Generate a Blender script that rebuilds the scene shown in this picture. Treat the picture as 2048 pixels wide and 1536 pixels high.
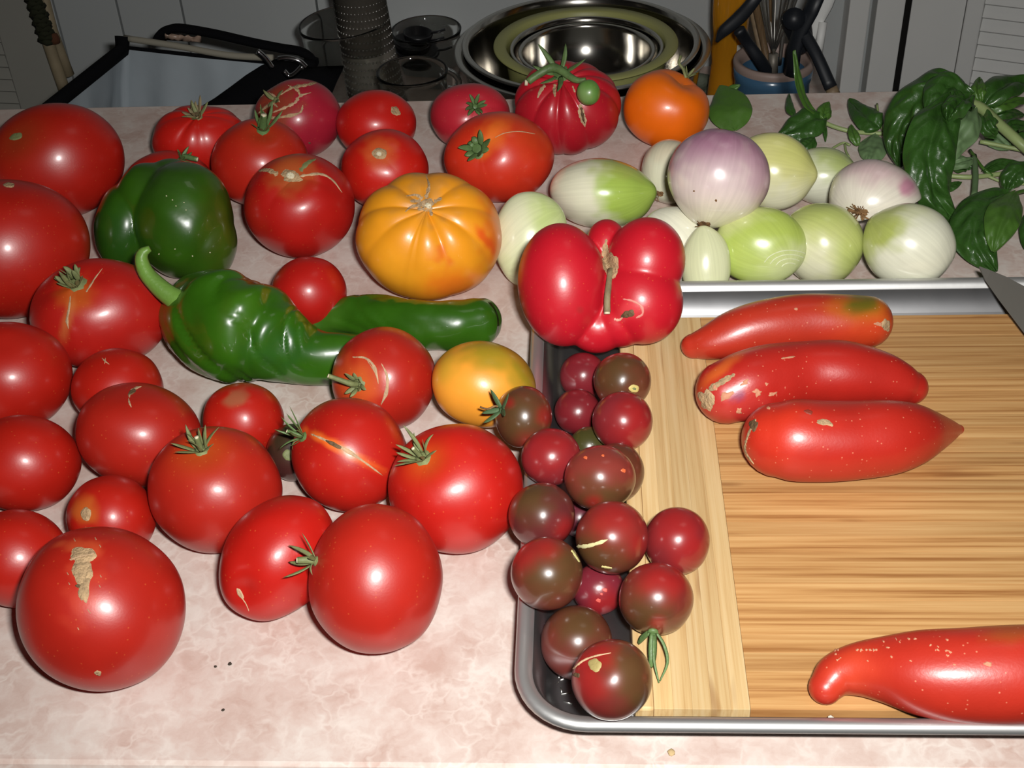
import bpy, bmesh, math, random
import numpy as np
from mathutils import Vector, Matrix, noise
from mathutils.bvhtree import BVHTree

# ------------------------------------------------------------------ scene, camera, light, exposure
for o in list(bpy.data.objects): bpy.data.objects.remove(o)
scn = bpy.context.scene
COL = scn.collection
YAW, PITCH, ROLL = 0.07200024, 0.65740639, -0.05173952
FPX = 2600.0
CAM = np.array([0.03153745, -0.33297187, 0.45900817])
def cam_basis(yaw, pitch, roll):
    cy, sy, cp, sp = math.cos(yaw), math.sin(yaw), math.cos(pitch), math.sin(pitch)
    F = np.array([-sy*cp, cy*cp, -sp]); R = np.array([cy, sy, 0.]); U = np.cross(R, F)
    cr, sr = math.cos(roll), math.sin(roll)
    return R*cr+U*sr, U*cr-R*sr, F
R_, U_, F_ = cam_basis(YAW, PITCH, ROLL)
cd = bpy.data.cameras.new('camera'); cam = bpy.data.objects.new('camera', cd); COL.objects.link(cam)
M = Matrix.Identity(4)
for i in range(3):
    M[i][0], M[i][1], M[i][2], M[i][3] = R_[i], U_[i], -F_[i], CAM[i]
cam.matrix_world = M
cd.sensor_width = 36.0; cd.lens = 36.0*FPX/2048; cd.clip_start = 0.01; cd.clip_end = 20
scn.camera = cam
scn.view_settings.view_transform = 'Standard'; scn.view_settings.look = 'None'
scn.view_settings.gamma = 1.0; scn.view_settings.use_curve_mapping = False
scn.view_settings.exposure = 0.0
w = bpy.data.worlds.new('world'); scn.world = w; w.use_nodes = True
w.node_tree.nodes['Background'].inputs[0].default_value = (0.9, 0.95, 1.0, 1)
w.node_tree.nodes['Background'].inputs[1].default_value = 0.01

def area_light(name, loc, target, sx, sy, power, color=(1, 1, 1)):
    l = bpy.data.lights.new(name, 'AREA'); l.shape = 'RECTANGLE'; l.size = sx; l.size_y = sy
    l.energy = power; l.color = color
    o = bpy.data.objects.new(name, l); COL.objects.link(o); o.location = loc
    d = Vector(target)-Vector(loc); o.rotation_euler = d.to_track_quat('-Z', 'Y').to_euler()
    return o
FLASH = CAM + R_*0.034 + U_*0.030 - F_*0.0
area_light('camera_flash', Vector(FLASH), Vector(FLASH + F_ + R_*.04 - U_*.0), 0.034, 0.016, 3.6, (1.0, 0.985, 0.955)).data.spread = math.radians(125)
# overhead fill added for ambient light, weak beside the flash
area_light('ambient_fill', (0.4, 0.6, 1.35), (0.3, 0.5, 0), 0.35, 0.35, 0.35, (1.0, 0.93, 0.84))

# ------------------------------------------------------------------ pixel -> space helpers
def ray(px, py):
    d = F_ + R_*((px-1024)/FPX) - U_*((py-768)/FPX)
    return d                                    # camera depth 1 along d
def on_z(px, py, z=0.0):
    d = ray(px, py); return CAM + d*((z-CAM[2])/d[2])
def on_y(px, py, y):
    d = ray(px, py); return CAM + d*((y-CAM[1])/d[1])
def depth_of(P): return float((np.asarray(P)-CAM) @ F_)
def pix(P):
    v = np.asarray(P)-CAM; k = v@F_
    return 1024+FPX*(v@R_)/k, 768-FPX*(v@U_)/k
rng = random.Random(7)

# ------------------------------------------------------------------ materials
def srgb(r, g, b):
    f = lambda c: c/12.92 if c <= .04045 else ((c+.055)/1.055)**2.4
    return (f(r/255), f(g/255), f(b/255))
def new_mat(name):
    m = bpy.data.materials.new(name); m.use_nodes = True
    nt = m.node_tree; return m, nt, nt.nodes['Principled BSDF']
def plain(name, col, rough=.5, metal=0., coat=0., bump=0., bscale=60, var=0., vscale=8, trans=0., ior=1.45, alpha=1., aniso=None, spec=.5):
    m, nt, b = new_mat(name)
    b.inputs['Base Color'].default_value = (*col, 1); b.inputs['Roughness'].default_value = rough
    b.inputs['Metallic'].default_value = metal; b.inputs['Coat Weight'].default_value = coat
    b.inputs['Coat Roughness'].default_value = .1
    b.inputs['Transmission Weight'].default_value = trans; b.inputs['IOR'].default_value = ior
    b.inputs['Specular IOR Level'].default_value = spec
    b.inputs['Alpha'].default_value = alpha
    tc = nt.nodes.new('ShaderNodeTexCoord')
    if bump or var:
        mp = nt.nodes.new('ShaderNodeMapping'); nt.links.new(tc.outputs['Object'], mp.inputs[0])
        if aniso: mp.inputs['Scale'].default_value = aniso
        n = nt.nodes.new('ShaderNodeTexNoise'); n.inputs['Scale'].default_value = bscale; n.inputs['Detail'].default_value = 4
        nt.links.new(mp.outputs[0], n.inputs['Vector'])
    if bump:
        bp = nt.nodes.new('ShaderNodeBump'); bp.inputs['Strength'].default_value = bump; bp.inputs['Distance'].default_value = .002
        nt.links.new(n.outputs['Fac'], bp.inputs['Height']); nt.links.new(bp.outputs[0], b.inputs['Normal'])
    if var:
        n2 = nt.nodes.new('ShaderNodeTexNoise'); n2.inputs['Scale'].default_value = vscale; n2.inputs['Detail'].default_value = 5
        nt.links.new(mp.outputs[0], n2.inputs['Vector'])
        r = nt.nodes.new('ShaderNodeMapRange'); r.inputs['From Min'].default_value = .3; r.inputs['From Max'].default_value = .7
        r.inputs['To Min'].default_value = 1-var; r.inputs['To Max'].default_value = 1+var
        nt.links.new(n2.outputs['Fac'], r.inputs['Value'])
        mx = nt.nodes.new('ShaderNodeVectorMath'); mx.operation = 'SCALE'; mx.inputs[0].default_value = col
        nt.links.new(r.outputs[0], mx.inputs['Scale']); nt.links.new(mx.outputs[0], b.inputs['Base Color'])
    return m
def skin_mat(name, rough=.3, coat=.3, coat_rough=.12, streak=0., bump=.05, bscale=900, sss=0., mottled=.06, specks=None, speck_amt=0.):
    """fruit skin: colour from the painted attribute 'Col', fine procedural mottling on top"""
    m, nt, b = new_mat(name); L = nt.links.new
    at = nt.nodes.new('ShaderNodeAttribute'); at.attribute_name = 'Col'
    tc = nt.nodes.new('ShaderNodeTexCoord')
    n = nt.nodes.new('ShaderNodeTexNoise'); n.inputs['Scale'].default_value = 55; n.inputs['Detail'].default_value = 6
    L(tc.outputs['Object'], n.inputs['Vector'])
    r = nt.nodes.new('ShaderNodeMapRange'); r.inputs['From Min'].default_value = .3; r.inputs['From Max'].default_value = .7
    r.inputs['To Min'].default_value = 1-mottled; r.inputs['To Max'].default_value = 1+mottled
    L(n.outputs['Fac'], r.inputs['Value']); fac = r.outputs[0]
    if streak:
        mp = nt.nodes.new('ShaderNodeMapping'); mp.inputs['Scale'].default_value = (46, 1.2, 1)
        L(tc.outputs['UV'], mp.inputs[0])
        n2 = nt.nodes.new('ShaderNodeTexNoise'); n2.inputs['Scale'].default_value = 1.6; n2.inputs['Detail'].default_value = 3
        L(mp.outputs[0], n2.inputs['Vector'])
        r2 = nt.nodes.new('ShaderNodeMapRange'); r2.inputs['From Min'].default_value = .35; r2.inputs['From Max'].default_value = .65
        r2.inputs['To Min'].default_value = 1-streak; r2.inputs['To Max'].default_value = 1+streak
        L(n2.outputs['Fac'], r2.inputs['Value'])
        mu = nt.nodes.new('ShaderNodeMath'); mu.operation = 'MULTIPLY'; L(fac, mu.inputs[0]); L(r2.outputs[0], mu.inputs[1]); fac = mu.outputs[0]
    sc = nt.nodes.new('ShaderNodeVectorMath'); sc.operation = 'SCALE'
    L(at.outputs['Color'], sc.inputs[0]); L(fac, sc.inputs['Scale'])
    out = sc.outputs[0]
    if specks:
        vo = nt.nodes.new('ShaderNodeTexVoronoi'); vo.inputs['Scale'].default_value = 420
        L(tc.outputs['Object'], vo.inputs['Vector'])
        lt = nt.nodes.new('ShaderNodeMapRange'); lt.inputs['From Min'].default_value = .10; lt.inputs['From Max'].default_value = .2
        lt.inputs['To Min'].default_value = speck_amt; lt.inputs['To Max'].default_value = 0
        L(vo.outputs['Distance'], lt.inputs['Value'])
        mk = nt.nodes.new('ShaderNodeMath'); mk.operation = 'GREATER_THAN'; mk.inputs[1].default_value = .72
        sp = nt.nodes.new('ShaderNodeSeparateColor'); L(vo.outputs['Color'], sp.inputs[0]); L(sp.outputs[0], mk.inputs[0])
        mm = nt.nodes.new('ShaderNodeMath'); mm.operation = 'MULTIPLY'; L(lt.outputs[0], mm.inputs[0]); L(mk.outputs[0], mm.inputs[1])
        mix = nt.nodes.new('ShaderNodeMix'); mix.data_type = 'RGBA'; mix.inputs['B'].default_value = (*specks, 1)
        L(mm.outputs[0], mix.inputs['Factor']); L(out, mix.inputs['A']); out = mix.outputs['Result']
    L(out, b.inputs['Base Color'])
    b.inputs['Roughness'].default_value = rough; b.inputs['Coat Weight'].default_value = coat; b.inputs['Coat Roughness'].default_value = coat_rough
    if sss:
        b.inputs['Subsurface Weight'].default_value = sss; b.inputs['Subsurface Radius'].default_value = (1., .4, .2); b.inputs['Subsurface Scale'].default_value = .004
    nb = nt.nodes.new('ShaderNodeTexNoise'); nb.inputs['Scale'].default_value = bscale; nb.inputs['Detail'].default_value = 2
    L(tc.outputs['Object'], nb.inputs['Vector'])
    bp = nt.nodes.new('ShaderNodeBump'); bp.inputs['Strength'].default_value = bump; bp.inputs['Distance'].default_value = .0005
    L(nb.outputs['Fac'], bp.inputs['Height']); L(bp.outputs[0], b.inputs['Normal'])
    return m
MT = skin_mat('tomato_skin', .38, .24, .17, bump=.05, specks=(.75, .22, .05), speck_amt=.22)
MC = skin_mat('cherry_tomato_skin', .3, .5, .13, bump=.02, mottled=.1)
MG = skin_mat('green_pepper_skin', .30, .55, .06, bump=.25, bscale=120, mottled=.12)
MO = skin_mat('onion_skin', .26, .5, .07, streak=.05, bump=.03, bscale=500, mottled=.02)
MP = skin_mat('long_tomato_skin', .38, .25, .22, bump=.12, bscale=700, specks=(.8, .35, .2), speck_amt=.45)

def laminate():
    m, nt, b = new_mat('pink_marbled_laminate'); L = nt.links.new
    tc = nt.nodes.new('ShaderNodeTexCoord')
    n0 = nt.nodes.new('ShaderNodeTexNoise'); n0.inputs['Scale'].default_value = 85; n0.inputs['Detail'].default_value = 3
    L(tc.outputs['Object'], n0.inputs['Vector'])
    ds = nt.nodes.new('ShaderNodeVectorMath'); ds.operation = 'SCALE'; ds.inputs['Scale'].default_value = .022
    L(n0.outputs['Color'], ds.inputs[0])
    ad = nt.nodes.new('ShaderNodeVectorMath'); L(tc.outputs['Object'], ad.inputs[0]); L(ds.outputs[0], ad.inputs[1])
    nA = nt.nodes.new('ShaderNodeTexNoise'); nA.inputs['Scale'].default_value = 38; nA.inputs['Detail'].default_value = 6; nA.inputs['Roughness'].default_value = .62
    L(ad.outputs[0], nA.inputs['Vector'])
    cr = nt.nodes.new('ShaderNodeValToRGB'); e = cr.color_ramp.elements
    e[0].position = .33; e[0].color = (.52, .37, .315, 1); e[1].position = .66; e[1].color = (.68, .60, .545, 1)
    k = e.new(.5); k.color = (.61, .485, .43, 1)
    L(nA.outputs['Fac'], cr.inputs[0])
    v = nt.nodes.new('ShaderNodeTexVoronoi'); v.feature = 'DISTANCE_TO_EDGE'; v.inputs['Scale'].default_value = 95
    L(ad.outputs[0], v.inputs['Vector'])
    ve = nt.nodes.new('ShaderNodeMapRange'); ve.inputs['From Min'].default_value = .0; ve.inputs['From Max'].default_value = .16
    ve.inputs['To Min'].default_value = .42; ve.inputs['To Max'].default_value = 0
    L(v.outputs['Distance'], ve.inputs['Value'])
    nB = nt.nodes.new('ShaderNodeTexNoise'); nB.inputs['Scale'].default_value = 45; nB.inputs['Detail'].default_value = 3
    L(tc.outputs['Object'], nB.inputs['Vector'])
    mb = nt.nodes.new('ShaderNodeMapRange'); mb.inputs['From Min'].default_value = .42; mb.inputs['From Max'].default_value = .62
    L(nB.outputs['Fac'], mb.inputs['Value'])
    mu = nt.nodes.new('ShaderNodeMath'); mu.operation = 'MULTIPLY'; L(ve.outputs[0], mu.inputs[0]); L(mb.outputs[0], mu.inputs[1])
    mx = nt.nodes.new('ShaderNodeMix'); mx.data_type = 'RGBA'; mx.inputs['B'].default_value = (.78, .72, .66, 1)
    L(mu.outputs[0], mx.inputs['Factor']); L(cr.outputs[0], mx.inputs['A'])
    L(mx.outputs['Result'], b.inputs['Base Color']); b.inputs['Roughness'].default_value = .42
    return m
LAM = laminate()
def bamboo(name, c0, c1, c2, along):
    """along: 0 = grain along x, 1 = grain along y"""
    m, nt, b = new_mat(name); L = nt.links.new
    tc = nt.nodes.new('ShaderNodeTexCoord'); mp = nt.nodes.new('ShaderNodeMapping')
    mp.inputs['Scale'].default_value = (6, 330, 60) if along == 0 else (360, 6, 60)
    oi = nt.nodes.new('ShaderNodeObjectInfo')
    L(tc.outputs['Object'], mp.inputs[0])
    mo = nt.nodes.new('ShaderNodeMath'); mo.operation = 'MULTIPLY'; mo.inputs[1].default_value = 37; L(oi.outputs['Random'], mo.inputs[0])
    ad = nt.nodes.new('ShaderNodeVectorMath'); L(mp.outputs[0], ad.inputs[0]); L(mo.outputs[0], ad.inputs[1])
    n = nt.nodes.new('ShaderNodeTexNoise'); n.inputs['Scale'].default_value = 1; n.inputs['Detail'].default_value = 5; n.inputs['Roughness'].default_value = .6
    L(ad.outputs[0], n.inputs['Vector'])
    cr = nt.nodes.new('ShaderNodeValToRGB'); e = cr.color_ramp.elements
    e[0].position = .3; e[0].color = (*c0, 1); e[1].position = .68; e[1].color = (*c2, 1); k = e.new(.48); k.color = (*c1, 1)
    L(n.outputs['Fac'], cr.inputs[0])
    # strip-to-strip tone and bamboo nodes
    r = nt.nodes.new('ShaderNodeMapRange'); r.inputs['To Min'].default_value = .86; r.inputs['To Max'].default_value = 1.08
    L(oi.outputs['Random'], r.inputs['Value'])
    sc = nt.nodes.new('ShaderNodeVectorMath'); sc.operation = 'SCALE'; L(cr.outputs[0], sc.inputs[0]); L(r.outputs[0], sc.inputs['Scale'])
    mp2 = nt.nodes.new('ShaderNodeMapping'); mp2.inputs['Scale'].default_value = (16, 90, 10) if along == 0 else (90, 16, 10)
    L(tc.outputs['Object'], mp2.inputs[0]); ad2 = nt.nodes.new('ShaderNodeVectorMath'); L(mp2.outputs[0], ad2.inputs[0]); L(mo.outputs[0], ad2.inputs[1])
    n2 = nt.nodes.new('ShaderNodeTexNoise'); n2.inputs['Scale'].default_value = 1; n2.inputs['Detail'].default_value = 1
    L(ad2.outputs[0], n2.inputs['Vector'])
    r2 = nt.nodes.new('ShaderNodeMapRange'); r2.inputs['From Min'].default_value = .70; r2.inputs['From Max'].default_value = .80; r2.inputs['To Max'].default_value = .7
    L(n2.outputs['Fac'], r2.inputs['Value'])
    mx = nt.nodes.new('ShaderNodeMix'); mx.data_type = 'RGBA'; mx.inputs['B'].default_value = (c0[0]*.55, c0[1]*.42, c0[2]*.35, 1)
    L(r2.outputs[0], mx.inputs['Factor']); L(sc.outputs[0], mx.inputs['A'])
    L(mx.outputs['Result'], b.inputs['Base Color']); b.inputs['Roughness'].default_value = .48
    return m
BAM_H = bamboo('bamboo_long_grain', (.30, .125, .035), (.50, .265, .095), (.62, .375, .155), 0)
BAM_V = bamboo('bamboo_cross_grain', (.47, .28, .11), (.60, .41, .19), (.66, .49, .26), 1)
ALU = plain('brushed_aluminium', (.27, .27, .275), .44, 1., bump=.12, bscale=14, aniso=(1, 1, 1), var=.1, vscale=30)
STEEL = plain('stainless_steel', (.50, .48, .44), .16, 1.)
STEEL_RIM = plain('stainless_rim', (.62, .61, .57), .34, 1.)
DARKSTEEL = plain('knife_steel', (.17, .16, .14), .5, .35)
GLASS = plain('clear_glass', (.96, .97, .95), .05, trans=1., ior=1.3)
WHITE = plain('white_paint', (.72, .72, .70), .55, var=.03)
WALLM = plain('wall_paint', (.44, .46, .46), .7, var=.04, vscale=3)
BLACKM = plain('black_plastic', (.006, .006, .007), .35)
BLACKF = plain('black_fabric', (.004, .004, .005), .95, bump=.3, bscale=200, spec=.1)
LINER = plain('grey_blue_liner', (.33, .37, .40), .55, bump=.2, bscale=18, var=.1, vscale=14)
TAN = plain('tan_cane', (.30, .24, .15), .6, var=.25, vscale=30)
CORD = plain('dark_cord', (.02, .022, .008), .9, bump=.5, bscale=300)
CALYX = plain('calyx_green', (.17, .19, .075), .6, bump=.2, bscale=400, var=.35, vscale=120)
CALYX2 = plain('calyx_fresh_green', (.10, .17, .055), .5, bump=.2, bscale=400, var=.3, vscale=120)
DRY = plain('dry_calyx', (.24, .19, .10), .7, bump=.2, bscale=400, var=.3, vscale=120)
CUT = plain('cut_stem_end', (.62, .55, .38), .6)
CORK = plain('corky_scar', (.42, .28, .15), .8, bump=.7, bscale=700, var=.35, vscale=260)
PALE = plain('pale_scar', (.47, .31, .18), .7, bump=.4, bscale=600, var=.25, vscale=200)
GASH = plain('dark_gash', (.12, .07, .03), .7, bump=.6, bscale=500, var=.5, vscale=200)
PEPSTEM = plain('pepper_stem_green', (.14, .27, .045), .4, bump=.2, bscale=300, var=.15, vscale=60)
ROOT = plain('onion_root', (.20, .105, .04), .85, bump=.8, bscale=500, var=.5, vscale=200)
LEAF_D = plain('basil_leaf_dark', (.027, .080, .012), .38, coat=.15, bump=.7, bscale=110, var=.2, vscale=40)
LEAF_L = plain('basil_leaf_light', (.055, .13, .018), .42, coat=.1, bump=.4, bscale=90, var=.15, vscale=40)
LEAF_B = plain('basil_leaf_underside', (.12, .20, .085), .6, bump=.3, bscale=90, var=.12, vscale=40)
LSTEM = plain('basil_stem', (.26, .33, .13), .45, var=.15, vscale=40)

# ------------------------------------------------------------------ object helpers
def tag(o, label=None, cat=None, group=None, kind=None):
    if label: o['label'] = label
    if cat: o['category'] = cat
    if group: o['group'] = group
    if kind: o['kind'] = kind
    return o
def mk(name, verts, faces, mat, parent=None, origin=None, smooth=True, cols=None, uvs=None):
    """verts in world space; origin = world point for the object's own origin"""
    if origin is None: origin = Vector(parent['_o']) if parent is not None and '_o' in parent else Vector((0, 0, 0))
    origin = Vector(origin)
    me = bpy.data.meshes.new(name)
    me.from_pydata([tuple(Vector(v)-origin) for v in verts], [], faces)
    if smooth: me.polygons.foreach_set('use_smooth', [True]*len(me.polygons))
    if mat: me.materials.append(mat)
    if cols is not None:
        a = me.color_attributes.new('Col', 'FLOAT_COLOR', 'POINT')
        arr = np.ones((len(verts), 4), dtype=np.float32); arr[:, :3] = cols; a.data.foreach_set('color', arr.ravel())
    if uvs is not None:
        ul = me.uv_layers.new(name='UVMap'); li = np.zeros(len(me.loops), dtype=np.int32); me.loops.foreach_get('vertex_index', li)
        # seam-safe: per-loop lookup was prepared as function of face
        ul.data.foreach_set('uv', np.asarray(uvs, dtype=np.float32).ravel())
    me.update()
    o = bpy.data.objects.new(name, me); COL.objects.link(o)
    if parent is not None:
        o.parent = parent; po = Vector(WORLD[parent.name]); o.location = origin-po
    else: o.location = origin
    WORLD[o.name] = tuple(origin)
    return o
WORLD = {}
def mkc(name, verts, faces, mat, parent, **k):      # child whose origin is at its own middle-bottom
    P = np.array([tuple(v) for v in verts]); og = ((P[:, 0].min()+P[:, 0].max())/2, (P[:, 1].min()+P[:, 1].max())/2, P[:, 2].min())
    return mk(name, verts, faces, mat, parent, og, **k)
def mkt(name, verts, faces, mat, **k): return mkc(name, verts, faces, mat, None, **k)
def empty(name, loc):
    o = bpy.data.objects.new(name, None); COL.objects.link(o); o.location = loc; o.empty_display_size = .01
    WORLD[o.name] = tuple(loc); return o
def box_vf(x0, x1, y0, y1, z0, z1, bev=0.):
    bm = bmesh.new(); bmesh.ops.create_cube(bm, size=1)
    for v in bm.verts:
        v.co = Vector(((x0+x1)/2+v.co.x*(x1-x0), (y0+y1)/2+v.co.y*(y1-y0), (z0+z1)/2+v.co.z*(z1-z0)))
    if bev: bmesh.ops.bevel(bm, geom=bm.edges[:], offset=bev, segments=2, affect='EDGES', profile=.5)
    bm.verts.index_update(); V = [v.co.copy() for v in bm.verts]; Fc = [[v.index for v in f.verts] for f in bm.faces]; bm.free(); return V, Fc
def obox(c, ax, ay, az, hx, hy, hz, bev=0.):        # oriented box
    V, Fc = box_vf(-hx, hx, -hy, hy, -hz, hz, bev)
    c, ax, ay, az = map(Vector, (c, ax, ay, az)); return [c+ax*v.x+ay*v.y+az*v.z for v in V], Fc
def frames(P):
    P = [Vector(p) for p in P]; T = []
    for i in range(len(P)):
        a = P[max(i-1, 0)]; b = P[min(i+1, len(P)-1)]; d = (b-a); T.append(d.normalized() if d.length > 1e-9 else Vector((0, 0, 1)))
    n = T[0].orthogonal().normalized(); N = []
    for t in T:
        n = (n-t*n.dot(t)); n = n.normalized() if n.length > 1e-6 else t.orthogonal().normalized(); N.append(n)
    return P, T, N
def tube_vf(P, r, seg=8, flat=1., nhint=None, cap=True):
    P, T, N = frames(P); V = []; Fc = []
    if not hasattr(r, '__len__'): r = [r]*len(P)
    for p, t, n, rr in zip(P, T, N, r):
        if nhint is not None:
            h = Vector(nhint); h = h-t*h.dot(t)
            if h.length > 1e-4: n = h.normalized()
        b = t.cross(n)
        for k in range(seg):
            a = 2*math.pi*k/seg; V.append(p+b*(math.cos(a)*rr)+n*(math.sin(a)*rr*flat))
    for i in range(len(P)-1):
        for k in range(seg):
            a, b_ = i*seg+k, i*seg+(k+1) % seg; Fc.append((a, b_, b_+seg, a+seg))
    if cap:
        Fc.append(tuple(reversed(range(seg)))); Fc.append(tuple(range((len(P)-1)*seg, len(P)*seg)))
    return V, Fc
def merge(*vf):
    V = []; Fc = []
    for v, f in vf:
        o = len(V); V += list(v); Fc += [tuple(i+o for i in q) for q in f]
    return V, Fc
def catmull(P, n):
    P = [np.asarray(p, float) for p in P]; out = []
    for i in range(len(P)-1):
        p0 = P[i-1] if i else 2*P[0]-P[1]; p1, p2 = P[i], P[i+1]; p3 = P[i+2] if i+2 < len(P) else 2*P[-1]-P[-2]
        for k in range(n):
            t = k/n; out.append(.5*((2*p1)+(-p0+p2)*t+(2*p0-5*p1+4*p2-p3)*t*t+(-p0+3*p1-3*p2+p3)*t**3))
    out.append(P[-1]); return out
def lathe_vf(prof, c, seg=64, axis=(0, 0, 1)):
    c = Vector(c); ax = Vector(axis).normalized(); u = ax.orthogonal().normalized() if abs(ax.z) < .999 else Vector((1, 0, 0)); v = ax.cross(u)
    V = []; Fc = []; n = len(prof)
    for (r, z) in prof:
        for k in range(seg):
            a = 2*math.pi*k/seg; V.append(c+ax*z+(u*math.cos(a)+v*math.sin(a))*max(r, 1e-5))
    for i in range(n-1):
        for k in range(seg):
            a, b = i*seg+k, i*seg+(k+1) % seg; Fc.append((a, b, b+seg, a+seg))
    return V, Fc

# ------------------------------------------------------------------ the setting
TBL_Y = 0.638; LOWZ = -0.25
yw = on_z(905, 141, LOWZ)[1]          # back wall, read off where the low shelf meets it
WALLY = float(yw)
near = on_z(0, 1529, 0)[1]
V, Fc = box_vf(-1.1, 1.15, near, TBL_Y, -.036, 0, .003)
ct = mkt('countertop', V, Fc, LAM, smooth=False); tag(ct, 'pink marbled laminate countertop the vegetables lie on', 'countertop')
V, Fc = box_vf(-1.08, 1.13, near+.03, TBL_Y-.02, -.9, -.037)
cb = mkt('base_cabinet', V, Fc, WHITE, smooth=False); tag(cb, 'white base cabinet beneath the pink countertop', 'cabinet')
def struct(name, V, Fc, mat): return tag(mkt(name, V, Fc, mat, smooth=False), kind='structure')
struct('floor', *box_vf(-2.0, 2.4, -1.6, WALLY+.1, -.95, -.9), plain('floor_vinyl', (.16, .13, .10), .6, var=.2))
struct('ceiling', *box_vf(-2.0, 2.4, -1.6, WALLY+.1, 1.5, 1.55), WALLM)
struct('wall_left', *box_vf(-2.05, -2.0, -1.6, WALLY+.1, -.9, 1.5), WALLM)
struct('wall_right', *box_vf(2.4, 2.45, -1.6, WALLY+.1, -.9, 1.5), WALLM)
struct('wall_front', *box_vf(-2.0, 2.4, -1.65, -1.6, -.9, 1.5), WALLM)
wb = struct('wall_back', *box_vf(-2.0, 2.4, WALLY+.012, WALLY+.1, -.9, 1.5), WALLM)
# boards of the panelled wall on the left
gx = [on_y(x, 60, WALLY)[0] for x in (-60, 120, 245, 372, 640)]
for a, b in zip(gx[:-1], gx[1:]):
    mkc('panel', *box_vf(a+.0012, b-.0012, WALLY, WALLY+.012, -.9, 1.5, .001), WALLM, wb, smooth=False)
mkc('panel', *box_vf(gx[-1]+.0012, 2.4, WALLY, WALLY+.012, -.9, 1.5, .001), WALLM, wb, smooth=False)
# lower shelf top behind the counter
sx0 = on_z(650, 190, LOWZ)[0]; sx1 = on_z(1668, 160, LOWZ)[0]
V, Fc = box_vf(sx0, sx1, TBL_Y+.06, WALLY-.001, LOWZ-.03, LOWZ, .003)
lt = mkt('low_worktop', V, Fc, LAM, smooth=False); tag(lt, 'lower pink laminate worktop against the wall, under the steel bowls', 'worktop')
V, Fc = box_vf(sx0+.02, sx1-.01, TBL_Y+.1, WALLY-.002, -.9, LOWZ-.031)
lc = mkt('low_cabinet', V, Fc, WHITE, smooth=False); tag(lc, 'white cabinet under the lower pink worktop', 'cabinet')
# white door frame boards on the right
def vboard(name, xa, xb, ya, yd, mat=WHITE, kind='structure'):
    """vertical board on the wall between two photo columns at row ya, front face yd before the wall"""
    Y = WALLY-yd; a = on_y(xa, ya, Y)[0]; b = on_y(xb, ya, Y)[0]
    return struct(name, *box_vf(a, b, Y, WALLY-.0005, -.9, 1.5, .0015), mat)
vboard('trim_1', 1690, 1730, 90, .035)
vboard('trim_2', 1744, 1799, 90, .030)
GAPM = plain('dark_gap', (.006, .005, .004), .9)
vboard('gap_shade', 1799, 1811, 90, .004, GAPM)  # black strip standing in for the shade inside the door gap
# folding louvered doors: stiles, flat panel and slats
def louver(name, xa, ya, ang, w_stile, w_slats, flat, rows, step_px, pm=None):
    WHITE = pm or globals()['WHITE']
    P0 = on_y(xa, ya, WALLY-.02); a = math.radians(ang); ax = Vector((math.cos(a), -math.sin(a), 0)); ay = Vector((math.sin(a), math.cos(a), 0)); az = Vector((0, 0, 1))
    d = empty(name, (P0[0], P0[1], -.9)); d['kind'] = 'structure'
    base = Vector((P0[0], P0[1], 0)); zc, hz = .3, 1.2
    x = 0
    if flat:
        mkc('flat_panel', *obox(base+ax*(flat/2)+az*zc, ax, ay, az, flat/2-.001, .008, hz, .001), WHITE, d, smooth=False); x = flat
    mkc('stile', *obox(base+ax*(x+w_stile/2)+az*zc, ax, ay, az, w_stile/2, .011, hz, .002), WHITE, d, smooth=False); x += w_stile
    st = depth_of(P0)*step_px/FPX/.93
    z = rows[0]
    while z < rows[1]:
        c = base+ax*(x+w_slats/2)+az*z
        tl = math.radians(52); sy = ay*math.cos(tl)+az*math.sin(tl); sz = az*math.cos(tl)-ay*math.sin(tl)
        mkc('slat', *obox(c, ax, sy, sz, w_slats/2, st*.62, .0022, .0008), WHITE, d, smooth=False); z += st
    mkc('backing', *obox(base+ax*(x+w_slats/2)+ay*.012+az*zc, ax, ay, az, w_slats/2, .002, hz), WHITE, d, smooth=False)
    mkc('stile', *obox(base+ax*(x+w_slats+w_stile/2)+az*zc, ax, ay, az, w_stile/2, .011, hz, .002), WHITE, d, smooth=False)
    return d
louver('door_1', 1811, 90, 22, .02, .30, .065, (-.55, .45), 25)
dl = louver('door_2', -312, 90, 8, .062, .17, 0, (-.55, .25), 24, plain('door_paint_falloff', (.36, .35, .31), .6, var=.04))  # door white darkened in its colour to carry the flash falloff at left
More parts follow.
